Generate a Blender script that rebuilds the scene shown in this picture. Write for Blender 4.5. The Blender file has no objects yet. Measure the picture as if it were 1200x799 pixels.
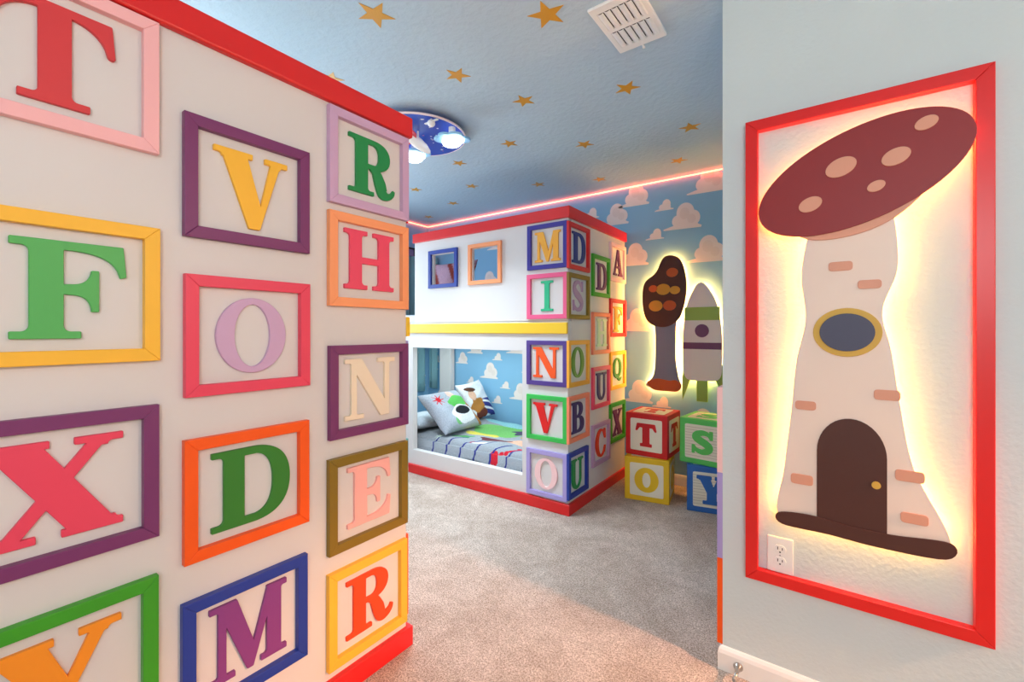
import bpy, bmesh, math, random
from mathutils import Vector, Matrix
from mathutils.geometry import delaunay_2d_cdt
random.seed(7)
C = bpy.context.scene.collection
PI = math.pi
EYE = 1.22          # camera height
CEIL = 2.44         # ceiling height

# ------------------------------------------------------------------ materials
def lin(c):
    c /= 255.0
    return c / 12.92 if c <= 0.04045 else ((c + 0.055) / 1.055) ** 2.4
def rgb(t): return (lin(t[0]), lin(t[1]), lin(t[2]), 1.0)

MATS = {}
def paint(name, col, rough=0.45, bump=0.0, scale=40.0, spec=0.5, var=0.03, metal=0.0):
    """painted surface: a little procedural mottling and optional orange-peel bump"""
    if name in MATS: return MATS[name]
    m = bpy.data.materials.new(name); m.use_nodes = True
    nt = m.node_tree; b = nt.nodes['Principled BSDF']
    b.inputs['Roughness'].default_value = rough
    b.inputs['Specular IOR Level'].default_value = spec
    b.inputs['Metallic'].default_value = metal
    tc = nt.nodes.new('ShaderNodeTexCoord')
    n = nt.nodes.new('ShaderNodeTexNoise'); n.inputs['Scale'].default_value = 3.0; n.inputs['Detail'].default_value = 3
    nt.links.new(tc.outputs['Object'], n.inputs['Vector'])
    mx = nt.nodes.new('ShaderNodeMix'); mx.data_type = 'RGBA'
    c = rgb(col)
    mx.inputs[6].default_value = tuple(x * (1 - var) for x in c[:3]) + (1,)
    mx.inputs[7].default_value = tuple(min(1, x * (1 + var)) for x in c[:3]) + (1,)
    nt.links.new(n.outputs['Fac'], mx.inputs[0]); nt.links.new(mx.outputs[2], b.inputs['Base Color'])
    if bump:
        n2 = nt.nodes.new('ShaderNodeTexNoise'); n2.inputs['Scale'].default_value = scale; n2.inputs['Detail'].default_value = 4
        nt.links.new(tc.outputs['Object'], n2.inputs['Vector'])
        bp = nt.nodes.new('ShaderNodeBump'); bp.inputs['Strength'].default_value = bump; bp.inputs['Distance'].default_value = 0.004
        nt.links.new(n2.outputs['Fac'], bp.inputs['Height']); nt.links.new(bp.outputs['Normal'], b.inputs['Normal'])
    MATS[name] = m
    return m

def glow(name, col, strength):
    m = bpy.data.materials.new(name); m.use_nodes = True
    nt = m.node_tree; b = nt.nodes['Principled BSDF']
    b.inputs['Base Color'].default_value = (0.8, 0.8, 0.8, 1)
    b.inputs['Emission Color'].default_value = rgb(col); b.inputs['Emission Strength'].default_value = strength
    MATS[name] = m
    return m

def carpet_material():
    m = bpy.data.materials.new('carpet_pile'); m.use_nodes = True
    nt = m.node_tree; b = nt.nodes['Principled BSDF']; b.inputs['Roughness'].default_value = 0.95
    b.inputs['Specular IOR Level'].default_value = 0.1
    N = nt.nodes.new; L = nt.links.new
    tc = N('ShaderNodeTexCoord')
    fine = N('ShaderNodeTexNoise'); fine.inputs['Scale'].default_value = 135; fine.inputs['Detail'].default_value = 5; fine.inputs['Roughness'].default_value = 0.72
    mid = N('ShaderNodeTexNoise'); mid.inputs['Scale'].default_value = 22; mid.inputs['Detail'].default_value = 4; mid.inputs['Distortion'].default_value = 1.2
    big = N('ShaderNodeTexNoise'); big.inputs['Scale'].default_value = 2.6; big.inputs['Detail'].default_value = 4; big.inputs['Distortion'].default_value = 1.5
    for n in (fine, mid, big): L(tc.outputs['Object'], n.inputs['Vector'])
    r1 = N('ShaderNodeValToRGB')
    r1.color_ramp.elements[0].position = 0.42; r1.color_ramp.elements[0].color = rgb((160, 134, 117))
    r1.color_ramp.elements[1].position = 0.565; r1.color_ramp.elements[1].color = rgb((255, 238, 224))
    tuft = N('ShaderNodeTexNoise'); tuft.inputs['Scale'].default_value = 330; tuft.inputs['Detail'].default_value = 3
    L(tc.outputs['Object'], tuft.inputs['Vector'])
    fm = N('ShaderNodeMix'); fm.data_type = 'FLOAT'; fm.inputs[0].default_value = 0.5
    L(fine.outputs['Fac'], fm.inputs[2]); L(tuft.outputs['Fac'], fm.inputs[3]); L(fm.outputs[0], r1.inputs['Fac'])
    r2 = N('ShaderNodeValToRGB')
    r2.color_ramp.elements[0].position = 0.35; r2.color_ramp.elements[0].color = (0.84, 0.82, 0.80, 1)
    r2.color_ramp.elements[1].position = 0.66; r2.color_ramp.elements[1].color = (1, 1, 1, 1)
    r3 = N('ShaderNodeValToRGB')
    r3.color_ramp.elements[0].position = 0.40; r3.color_ramp.elements[0].color = (0.84, 0.81, 0.79, 1)
    r3.color_ramp.elements[1].position = 0.60; r3.color_ramp.elements[1].color = (1, 1, 1, 1)
    L(mid.outputs['Fac'], r2.inputs['Fac']); L(big.outputs['Fac'], r3.inputs['Fac'])
    m1 = N('ShaderNodeMix'); m1.data_type = 'RGBA'; m1.blend_type = 'MULTIPLY'; m1.inputs[0].default_value = 1
    m2 = N('ShaderNodeMix'); m2.data_type = 'RGBA'; m2.blend_type = 'MULTIPLY'; m2.inputs[0].default_value = 1
    L(r1.outputs['Color'], m1.inputs[6]); L(r2.outputs['Color'], m1.inputs[7])
    L(m1.outputs[2], m2.inputs[6]); L(r3.outputs['Color'], m2.inputs[7])
    L(m2.outputs[2], b.inputs['Base Color'])
    bp = N('ShaderNodeBump'); bp.inputs['Strength'].default_value = 0.9; bp.inputs['Distance'].default_value = 0.012
    L(fm.outputs[0], bp.inputs['Height']); L(bp.outputs['Normal'], b.inputs['Normal'])
    return m

def vcol_material(name, rough=0.9):
    """woven cloth whose printed pattern comes from the mesh's colour layer"""
    m = bpy.data.materials.new(name); m.use_nodes = True
    nt = m.node_tree; b = nt.nodes['Principled BSDF']; b.inputs['Roughness'].default_value = rough
    b.inputs['Specular IOR Level'].default_value = 0.15
    a = nt.nodes.new('ShaderNodeVertexColor'); a.layer_name = 'print'
    n = nt.nodes.new('ShaderNodeTexNoise'); n.inputs['Scale'].default_value = 160; n.inputs['Detail'].default_value = 3
    tc = nt.nodes.new('ShaderNodeTexCoord'); nt.links.new(tc.outputs['Object'], n.inputs['Vector'])
    r = nt.nodes.new('ShaderNodeValToRGB')
    r.color_ramp.elements[0].position = 0.36; r.color_ramp.elements[0].color = (0.70, 0.70, 0.70, 1)
    r.color_ramp.elements[1].position = 0.60; r.color_ramp.elements[1].color = (1, 1, 1, 1)
    nt.links.new(n.outputs['Fac'], r.inputs['Fac'])
    mx = nt.nodes.new('ShaderNodeMix'); mx.data_type = 'RGBA'; mx.blend_type = 'MULTIPLY'; mx.inputs[0].default_value = 1
    nt.links.new(a.outputs['Color'], mx.inputs[6]); nt.links.new(r.outputs['Color'], mx.inputs[7])
    nt.links.new(mx.outputs[2], b.inputs['Base Color'])
    return m

# ------------------------------------------------------------------ object helpers
def link_mesh(name, me, parent=None):
    o = bpy.data.objects.new(name, me); C.objects.link(o)
    if parent is not None: o.parent = parent
    return o
def finish(name, bm, mats, parent=None, smooth=False, loc=None, rot=None, recalc=True):
    if recalc: bmesh.ops.recalc_face_normals(bm, faces=bm.faces)
    me = bpy.data.meshes.new(name); bm.to_mesh(me); bm.free()
    if not isinstance(mats, (list, tuple)): mats = [mats]
    for m in mats: me.materials.append(m)
    if smooth:
        for p in me.polygons: p.use_smooth = True
    o = link_mesh(name, me, parent)
    if loc is not None: o.location = loc
    if rot is not None: o.rotation_euler = rot
    return o
def tag(o, label, cat, group=None, kind=None):
    o['label'] = label; o['category'] = cat
    if group: o['group'] = group
    if kind: o['kind'] = kind
    return o
def thing(name, label, cat, loc=(0, 0, 0), rot=(0, 0, 0), group=None):
    o = bpy.data.objects.new(name, None); C.objects.link(o)
    o.empty_display_size = 0.05
    o.location = loc; o.rotation_euler = rot
    return tag(o, label, cat, group)
def structure(o): o['kind'] = 'structure'; return o

def box(bm, x0, x1, y0, y1, z0, z1, bev=0.0, seg=2, mi=0):
    r = bmesh.ops.create_cube(bm, size=1.0)
    vs = r['verts']
    for v in vs:
        v.co = Vector(((x0 + x1) / 2 + v.co.x * (x1 - x0), (y0 + y1) / 2 + v.co.y * (y1 - y0), (z0 + z1) / 2 + v.co.z * (z1 - z0)))
    fs = {f for v in vs for f in v.link_faces}
    for f in fs: f.material_index = mi
    if bev:
        es = list({e for v in vs for e in v.link_edges})
        bmesh.ops.bevel(bm, geom=es, offset=bev, segments=seg, affect='EDGES', profile=0.5)
def one_box(name, b, m, parent=None, bev=0.0, seg=2):
    bm = bmesh.new(); box(bm, *b, bev=bev, seg=seg); return finish(name, bm, m, parent)

def lathe(bm, prof, n=32, M=None, mi=0):
    """revolve [(radius, height)] about local z"""
    M = M or Matrix()
    rings = []
    for r, z in prof:
        if r < 1e-6: rings.append([bm.verts.new(M @ Vector((0, 0, z)))])
        else: rings.append([bm.verts.new(M @ Vector((r * math.cos(2 * PI * i / n), r * math.sin(2 * PI * i / n), z))) for i in range(n)])
    for a, b in zip(rings, rings[1:]):
        for i in range(n):
            j = (i + 1) % n
            if len(a) == 1 and len(b) == 1: continue
            if len(a) == 1: f = bm.faces.new((a[0], b[i], b[j]))
            elif len(b) == 1: f = bm.faces.new((a[i], a[j], b[0]))
            else: f = bm.faces.new((a[i], a[j], b[j], b[i]))
            f.material_index = mi
def tube(bm, pts, r, n=10, mi=0):
    pts = [Vector(p) for p in pts]; rings = []
    for i, p in enumerate(pts):
        t = (pts[min(i + 1, len(pts) - 1)] - pts[max(i - 1, 0)]).normalized()
        u = t.cross(Vector((0, 0, 1)));
        if u.length < 1e-3: u = t.cross(Vector((1, 0, 0)))
        u.normalize(); w = t.cross(u)
        rr = r[i] if isinstance(r, (list, tuple)) else r
        rings.append([bm.verts.new(p + rr * (math.cos(2 * PI * k / n) * u + math.sin(2 * PI * k / n) * w)) for k in range(n)])
    for a, b in zip(rings, rings[1:]):
        for k in range(n):
            f = bm.faces.new((a[k], a[(k + 1) % n], b[(k + 1) % n], b[k])); f.material_index = mi
    bm.faces.new(rings[0][::-1]).material_index = mi; bm.faces.new(rings[-1]).material_index = mi
def ellipsoid(bm, c, r, M=None, u=20, v=12, mi=0):
    T = Matrix.Translation(c) @ (M or Matrix()) @ Matrix.Diagonal((r[0], r[1], r[2], 1))
    q = bmesh.ops.create_uvsphere(bm, u_segments=u, v_segments=v, radius=1, matrix=T)
    for f in {f for w in q['verts'] for f in w.link_faces}: f.material_index = mi; f.smooth = True

# ------------------------------------------------------------------ 2-D shapes (letters, clouds, boards)
def inpoly(x, y, P):
    c = False; j = len(P) - 1
    for i in range(len(P)):
        xi, yi = P[i]; xj, yj = P[j]
        if (yi > y) != (yj > y) and x < (xj - xi) * (y - yi) / (yj - yi) + xi: c = not c
        j = i
    return c
def area2(P): return sum(P[i - 1][0] * P[i][1] - P[i][0] * P[i - 1][1] for i in range(len(P)))

def cdt(polys, test):
    V = []; E = []
    for P in polys:
        n0 = len(V); V += [Vector(p) for p in P]
        E += [(n0 + i, n0 + (i + 1) % len(P)) for i in range(len(P))]
    vs, es, fs, *_ = delaunay_2d_cdt(V, E, [], 0, 1e-5)
    out = []
    for f in fs:
        x = sum(vs[i].x for i in f) / len(f); y = sum(vs[i].y for i in f) / len(f)
        if test(x, y):
            P = [vs[i] for i in f]
            out.append(tuple(f) if area2(P) > 0 else tuple(reversed(f)))
    return vs, out

def outline(ops):
    """sequential +/- of polygons -> list of clean boundary loops (outer CCW, holes CW)"""
    def test(x, y):
        s = False
        for op, P in ops:
            if inpoly(x, y, P): s = (op == '+')
        return s
    vs, tris = cdt([P for _, P in ops], test)
    he = set()
    for t in tris:
        for i in range(len(t)): he.add((t[i], t[(i + 1) % len(t)]))
    nxt = {}
    for a, b in he:
        if (b, a) not in he: nxt.setdefault(a, []).append(b)
    loops = []
    while nxt:
        a = next(iter(nxt)); L = [a]; cur = a
        while True:
            l = nxt.get(cur)
            if not l: break
            b = l.pop()
            if not l: del nxt[cur]
            if b == a: break
            L.append(b); cur = b
        P = [(vs[i].x, vs[i].y) for i in L]
        if len(P) > 2 and abs(area2(P)) > 1e-4: loops.append(P)
    return [simplify(P) for P in loops]
def simplify(P):
    out = list(P); ch = True
    while ch and len(out) > 4:
        ch = False
        for i in range(len(out)):
            a, b, c = out[i - 1], out[i], out[(i + 1) % len(out)]
            l1 = math.hypot(b[0] - a[0], b[1] - a[1]); l2 = math.hypot(c[0] - b[0], c[1] - b[1])
            cr = (b[0] - a[0]) * (c[1] - b[1]) - (b[1] - a[1]) * (c[0] - b[0])
            if l1 < 2e-4 or l2 < 2e-4 or (abs(cr) < 1e-3 * l1 * l2 and (b[0]-a[0])*(c[0]-b[0])+(b[1]-a[1])*(c[1]-b[1]) > 0):
                out.pop(i); ch = True; break
    return out
def round_loop(P, r, k=4):
    out = []
    n = len(P)
    for i in range(n):
        a, b, c = Vector(P[i - 1]), Vector(P[i]), Vector(P[(i + 1) % n])
        u = a - b; w = c - b
        ang = u.angle(w, PI)
        if ang > math.radians(150): out.append(tuple(b)); continue
        d = min(r, u.length * 0.45, w.length * 0.45)
        p = b + u.normalized() * d; q = b + w.normalized() * d
        for t in range(k + 1):
            t /= k
            out.append(tuple((1 - t) ** 2 * p + 2 * t * (1 - t) * b + t * t * q))
    return out
def offset_loop(P, d):
    """move the loop inward (solid on the left) by d"""
    out = []; n = len(P)
    for i in range(n):
        a, b, c = Vector(P[i - 1]), Vector(P[i]), Vector(P[(i + 1) % n])
        n1 = (b - a).normalized(); n2 = (c - b).normalized()
        n1 = Vector((-n1.y, n1.x)); n2 = Vector((-n2.y, n2.x))
        m = (n1 + n2)
        if m.length < 1e-6: m = n1
        m.normalize(); k = max(0.5, m.dot(n1))
        out.append(tuple(b + m * d / k))
    return out
def slab_mesh(bm, loops, z0, z1, cham=0.0012, mi=0, side_mi=None, back=True):
    """solid board from boundary loops in local x,y; front at z1 with a small chamfer"""
    side_mi = mi if side_mi is None else side_mi
    fl = [offset_loop(P, cham) for P in loops] if cham else loops
    def cap(Ls, z, flip):
        def test(x, y): return sum(inpoly(x, y, P) for P in Ls) % 2 == 1
        vs, fs = cdt(Ls, test)
        bv = [bm.verts.new((v.x, v.y, z)) for v in vs]
        for f in fs:
            try: bm.faces.new([bv[i] for i in (reversed(f) if flip else f)]).material_index = mi
            except ValueError: pass
        for v in bv:
            if not v.link_faces: bm.verts.remove(v)
    def wall(A, za, B, zb):
        a = [bm.verts.new((x, y, za)) for x, y in A]; b = [bm.verts.new((x, y, zb)) for x, y in B]
        n = len(a)
        for i in range(n):
            j = (i + 1) % n
            bm.faces.new((a[i], a[j], b[j], b[i])).material_index = side_mi
    cap(fl, z1, False)
    if back: cap(loops, z0, True)
    for P, Q in zip(loops, fl):
        if cham: wall(P, z0, P, z1 - cham); wall(P, z1 - cham, Q, z1)
        else: wall(P, z0, P, z1)
    bmesh.ops.remove_doubles(bm, verts=bm.verts, dist=1e-6)

def ell(cx, cy, rx, ry, n=56, a0=0.0, a1=2 * PI, rot=0.0):
    full = abs(a1 - a0 - 2 * PI) < 1e-6
    N = n if full else n + 1
    out = []
    for i in range(N):
        t = a0 + (a1 - a0) * i / n
        x, y = rx * math.cos(t), ry * math.sin(t)
        out.append((cx + x * math.cos(rot) - y * math.sin(rot), cy + x * math.sin(rot) + y * math.cos(rot)))
    return out
def rect(x0, x1, y0, y1): return [(x0, y0), (x1, y0), (x1, y1), (x0, y1)]
def qb(p0, p1, p2, n=10):
    return [((1 - t) ** 2 * p0[0] + 2 * t * (1 - t) * p1[0] + t * t * p2[0], (1 - t) ** 2 * p0[1] + 2 * t * (1 - t) * p1[1] + t * t * p2[1]) for t in [i / n for i in range(n + 1)]]
def cb(p0, p1, p2, p3, n=16):
    o = []
    for i in range(n + 1):
        t = i / n; s = 1 - t
        o.append(tuple(s ** 3 * p0[k] + 3 * s * s * t * p1[k] + 3 * s * t * t * p2[k] + t ** 3 * p3[k] for k in (0, 1)))
    return o
def stroke(pts, ws, sub=8):
    """variable-width stroke through pts as a list of '+' pieces"""
    n = len(pts); P = []; W = []
    for i in range(n - 1):
        p0 = pts[max(i - 1, 0)]; p1 = pts[i]; p2 = pts[i + 1]; p3 = pts[min(i + 2, n - 1)]
        for k in range(sub):
            t = k / sub
            f = lambda a, b, c, d: 0.5 * (2 * b + (c - a) * t + (2 * a - 5 * b + 4 * c - d) * t * t + (3 * b - a - 3 * c + d) * t ** 3)
            P.append((f(p0[0], p1[0], p2[0], p3[0]), f(p0[1], p1[1], p2[1], p3[1]))); W.append(ws[i] + (ws[i + 1] - ws[i]) * t)
    P.append(pts[-1]); W.append(ws[-1])
    Lf, Rt = [], []
    for i in range(len(P)):
        a = P[max(i - 1, 0)]; b = P[min(i + 1, len(P) - 1)]
        dx, dy = b[0] - a[0], b[1] - a[1]; l = math.hypot(dx, dy) or 1
        Lf.append((P[i][0] - dy / l * W[i] / 2, P[i][1] + dx / l * W[i] / 2)); Rt.append((P[i][0] + dy / l * W[i] / 2, P[i][1] - dx / l * W[i] / 2))
    return [('+', [Lf[i], Rt[i], Rt[i + 1], Lf[i + 1]]) for i in range(len(P) - 1)]
def serif(x0, x1, sl, sr, y, up, t=0.075, r=0.06):
    """bracketed slab; stem spans sl..sr, slab x0..x1 on line y, growing towards up (+1/-1)"""
    P = [(x0, 0), (x1, 0), (x1, t)]
    ra = min(r, max(0.0, x1 - sr) * 0.95); rb = min(r, max(0.0, sl - x0) * 0.95)
    if ra > 0.005: P += [(sr + ra - ra * math.sin(a), t + r - r * math.cos(a)) for a in [i * PI / 12 for i in range(7)]]
    else: P += [(sr, t), (sr, t + r)]
    if rb > 0.005: P += [(sl - rb + rb * math.sin(a), t + r - r * math.cos(a)) for a in [i * PI / 12 for i in range(6, -1, -1)]]
    else: P += [(sl, t + r), (sl, t)]
    P.append((x0, t))
    return ('+', [(px, y + up * py) for px, py in P])

def glyph(ch):
    p = lambda *a: ('+', list(a)); R = lambda *a: ('+', rect(*a))
    if ch == 'I': return [R(.3, .7, 0, 1), serif(0, 1, .3, .7, 0, 1), serif(0, 1, .3, .7, 1, -1)]
    if ch == 'H':
        o = [R(.1, .33, 0, 1), R(.67, .9, 0, 1), R(.2, .8, .44, .55)]
        for y, u in ((0, 1), (1, -1)): o += [serif(0, .44, .1, .33, y, u), serif(.56, 1, .67, .9, y, u)]
        return o
    if ch == 'T':
        arm = [(.5, 1), (.97, 1), (1.0, .66), (.985, .645), (.945, .65), (.93, .67)] + qb((.925, .70), (.86, .90), (.62, .915))[1:] + [(.5, .915)]
        return [('+', arm), ('+', [(1 - x, y) for x, y in reversed(arm)]), R(.37, .63, 0, .97), serif(.22, .78, .37, .63, 0, 1, r=.05)]
    if ch in 'FE':
        arm = [(.3, 1), (.97, 1), (1.0, .67), (.94, .655)] + qb((.93, .70), (.86, .90), (.50, .91))[1:] + [(.3, .91)]
        midv = [(.3, .56), (.44, .56)] + qb((.52, .565), (.66, .58), (.67, .72))[0:] + [(.74, .72), (.74, .28), (.67, .28)] + qb((.67, .29), (.66, .44), (.52, .45)) + [(.44, .455), (.3, .455)]
        o = [R(.15, .43, 0, 1), ('+', arm), ('+', midv), serif(0, .43, .15, .43, 1, -1)]
        if ch == 'F': o.append(serif(0, .58, .15, .43, 0, 1))
        else: o += [serif(0, .43, .15, .43, 0, 1), ('+', [(x, 1 - y) for x, y in reversed(arm)])]
        return o
    if ch == 'D':
        out = [(.25, 0), (.48, 0)] + cb((.50, 0), (.86, 0), (1, .22), (1, .5)) + cb((1, .5), (1, .78), (.86, 1), (.50, 1)) + [(.25, 1)]
        inn = [(.39, .1), (.52, .1)] + cb((.54, .1), (.70, .13), (.76, .28), (.76, .5)) + cb((.76, .5), (.76, .72), (.70, .87), (.54, .9)) + [(.39, .9)]
        return [('+', out), ('-', inn), R(.14, .39, 0, 1), serif(0, .39, .14, .39, 0, 1), serif(0, .39, .14, .39, 1, -1)]
    if ch == 'O': return [('+', ell(.5, .5, .5, .5, 72)), ('-', ell(.5, .5, .255, .415, 64))]
    if ch == 'Q': return [('+', ell(.5, .55, .5, .45, 72)), ('-', ell(.5, .55, .25, .37, 64))] + stroke([(.30, .24), (.48, .24), (.62, .10), (.78, .03), (1.0, .12)], [.06, .12, .16, .13, .05])
    if ch == 'C':
        return [('+', ell(.52, .5, .52, .5, 72)), ('-', ell(.58, .5, .30, .42, 64)), ('-', rect(.62, 1.3, .30, .70)), p((.86, .98), (.97, .98), (1.0, .62), (.90, .62), (.78, .80)), p((.88, .36), (1.0, .36), (.92, .12), (.80, .12))]
    if ch == 'S':
        return stroke([(.86, .70), (.78, .86), (.52, .945), (.26, .87), (.19, .72), (.34, .58), (.62, .46), (.83, .30), (.76, .12), (.48, .055), (.22, .14), (.13, .30)],
                      [.05, .09, .11, .17, .23, .25, .25, .24, .17, .11, .09, .05]) + [p((.84, .98), (.93, .98), (.93, .64), (.84, .64)), p((.07, .02), (.16, .02), (.16, .36), (.07, .36))]
    if ch == 'U':
        a = [(.12, .95), (.12, .34)] + ell(.49, .34, .37, .34, 24, PI, 2 * PI) + [(.86, .95)]
        b = [(.37, 1.1), (.37, .34)] + ell(.555, .34, .185, .245, 24, PI, 2 * PI) + [(.74, 1.1)]
        return [('+', a), ('-', b), serif(0, .49, .12, .37, 1, -1), serif(.61, 1, .74, .86, 1, -1)]
    if ch == 'A':
        return [p((.06, .03), (.16, .03), (.50, .88), (.42, 1.0)), p((.40, 1), (.60, 1), (.94, .03), (.66, .03), (.44, .80)), R(.22, .74, .29, .37), serif(0, .36, .06, .17, 0, 1), serif(.54, 1, .66, .93, 0, 1)]
    if ch == 'V':
        return [p((.09, .97), (.42, .97), (.61, .32), (.76, .97), (.90, .97), (.60, 0), (.45, 0)), serif(0, .50, .10, .41, 1, -1, r=.04), serif(.67, 1, .77, .89, 1, -1, r=.04)]
    if ch == 'Y':
        return [p((.07, .97), (.42, .97), (.58, .55), (.76, .97), (.90, .97), (.64, .42), (.64, 0), (.38, 0), (.38, .42)), serif(0, .48, .08, .40, 1, -1, r=.04), serif(.66, 1, .77, .89, 1, -1, r=.04), serif(.22, .80, .38, .64, 0, 1, r=.05)]
    if ch == 'X':
        return [p((.05, .97), (.40, .97), (.96, .03), (.60, .03)), p((.75, .97), (.89, .97), (.24, .03), (.10, .03)), serif(0, .46, .06, .39, 1, -1, r=.04), serif(.63, 1, .76, .88, 1, -1, r=.04), serif(0, .37, .11, .24, 0, 1, r=.04), serif(.54, 1, .62, .94, 0, 1, r=.04)]
    if ch == 'M':
        return [R(.10, .20, 0, 1), p((.08, 1), (.33, 1), (.545, .34), (.54, 0), (.46, 0), (.14, .85)), p((.545, .34), (.73, 1), (.85, 1), (.54, 0), (.50, .1)), R(.72, .92, 0, 1),
                serif(0, .31, .10, .20, 0, 1, r=.03), serif(.64, 1, .72, .92, 0, 1, r=.04), serif(0, .20, .10, .20, 1, -1, r=.03), serif(.76, 1, .78, .92, 1, -1, r=.03)]
    if ch == 'N':
        return [R(.12, .22, 0, 1), p((.10, 1), (.32, 1), (.88, .12), (.88, 0), (.70, 0), (.14, .86)), R(.78, .88, 0, 1), serif(0, .36, .12, .22, 0, 1, r=.04), serif(.64, 1, .78, .88, 1, -1, r=.04), serif(0, .22, .12, .22, 1, -1, r=.03)]
    if ch == 'R':
        out = [(.25, 1), (.55, 1)] + cb((.56, 1), (.80, .99), (.88, .86), (.88, .74)) + cb((.88, .74), (.88, .60), (.78, .48), (.56, .47)) + [(.25, .47)]
        inn = [(.39, .91), (.50, .91)] + cb((.51, .91), (.60, .90), (.63, .82), (.63, .73)) + cb((.63, .73), (.63, .63), (.60, .56), (.51, .555)) + [(.39, .555)]
        return [('+', out), ('-', inn), R(.14, .39, 0, 1), serif(0, .39, .14, .39, 1, -1), serif(0, .52, .14, .39, 0, 1, r=.05)] + stroke([(.44, .50), (.57, .44), (.66, .26), (.72, .10), (.83, .065), (.93, .12), (.97, .20)], [.06, .18, .24, .22, .13, .09, .05])
    if ch == 'B':
        o1 = [(.25, 1), (.55, 1)] + cb((.56, 1), (.84, .99), (.90, .86), (.90, .76)) + cb((.90, .76), (.90, .64), (.82, .54), (.62, .52)) + [(.25, .50)]
        o2 = [(.25, .54), (.58, .54)] + cb((.62, .54), (.90, .53), (1, .40), (1, .28)) + cb((1, .28), (1, .14), (.90, 0), (.60, 0)) + [(.25, 0)]
        i1 = [(.40, .91), (.50, .91)] + cb((.51, .91), (.61, .90), (.64, .83), (.64, .745)) + cb((.64, .745), (.64, .65), (.60, .58), (.51, .57)) + [(.40, .57)]
        i2 = [(.40, .48), (.52, .48)] + cb((.54, .48), (.68, .47), (.72, .38), (.72, .285)) + cb((.72, .285), (.72, .17), (.67, .10), (.54, .09)) + [(.40, .09)]
        return [('+', o1), ('+', o2), ('-', i1), ('-', i2), R(.14, .40, 0, 1), serif(0, .40, .14, .40, 0, 1), serif(0, .40, .14, .40, 1, -1)]
GL = {}
def glyph_loops(ch, w, h, r=0.012):
    """letter outline scaled so that its bounding box is 0..w, 0..h"""
    if ch not in GL: GL[ch] = outline(glyph(ch))
    L = GL[ch]
    xs = [x for P in L for x, y in P]; ys = [y for P in L for x, y in P]
    x0, x1, y0, y1 = min(xs), max(xs), min(ys), max(ys)
    S = [[((x - x0) / (x1 - x0) * w, (y - y0) / (y1 - y0) * h) for x, y in P] for P in L]
    return [round_loop(P, r * h) for P in S]

# ------------------------------------------------------------------ colours
PAL = {'pink': (250, 186, 186), 'red': (214, 62, 66), 'yellow': (252, 190, 56), 'green': (84, 178, 92), 'purple': (122, 52, 104), 'rose': (236, 70, 96),
       'leaf': (62, 160, 36), 'amber': (252, 150, 36), 'lilac': (206, 168, 200), 'orange': (255, 92, 14), 'forest': (54, 130, 44), 'blue': (34, 60, 152),
       'violet': (136, 62, 132), 'emerald': (34, 142, 74), 'peach': (255, 162, 108), 'crimson': (238, 74, 104), 'cream': (246, 228, 200), 'olive': (136, 108, 24),
       'blush': (255, 182, 172), 'scarlet': (240, 74, 22), 'indigo': (62, 54, 150), 'hotpink': (238, 96, 140), 'jade': (52, 186, 134), 'grape': (86, 62, 136),
       'tangerine': (250, 92, 36), 'lime': (62, 190, 84), 'trafficred': (228, 36, 34), 'lavender': (172, 158, 214), 'palepink': (252, 208, 206), 'navy': (44, 58, 128),
       'gold': (250, 178, 62), 'plum': (104, 44, 92), 'coral': (250, 140, 104), 'mint': (206, 226, 190), 'moss': (92, 140, 46), 'aubergine': (66, 50, 100), 'cherry': (222, 42, 40),
       'vermilion': (236, 66, 30), 'mauve': (190, 150, 180), 'teal': (110, 190, 186)}
def P(n): return paint('paint_' + n, PAL[n], rough=0.42, spec=0.4)
M_panel = paint('panel_white', (220, 215, 211), rough=0.5, bump=0.02)
M_red = paint('trim_red', (222, 32, 32), rough=0.38)
M_band = paint('band_yellow', (244, 198, 40), rough=0.45)
M_white = paint('white_trim', (244, 244, 240), rough=0.4)
M_wall = paint('wall_pale', (209, 222, 223), rough=0.7, bump=0.35, scale=75)
M_blue = paint('wall_blue', (134, 186, 220), rough=0.75, bump=0.06, scale=60, var=0.05)
M_cloud = paint('cloud_white', (240, 226, 220), rough=0.7)
M_cloud2 = paint('cloud_cream', (233, 218, 211), rough=0.7)
M_ceil = paint('ceiling_blue_grey', (184, 206, 219), rough=0.85, bump=1.0, scale=34, var=0.05)
M_star = paint('star_gold', (214, 152, 30), rough=0.4, bump=0.2, scale=200, var=0.15)
M_floor = carpet_material()
M_dark = paint('slot_dark', (40, 40, 42), rough=0.8)

# ------------------------------------------------------------------ the room
XL, XE, YB, YW = -3.80, -0.311, 3.59, 1.735       # left wall, closet end, back wall, hall wall
structure(one_box('floor', (-3.95, 4.1, -1.5, 3.75, -0.08, 0.0), M_floor))
structure(one_box('ceiling', (-3.95, 4.1, -1.5, 3.75, CEIL, CEIL + 0.1), M_ceil))

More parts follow.
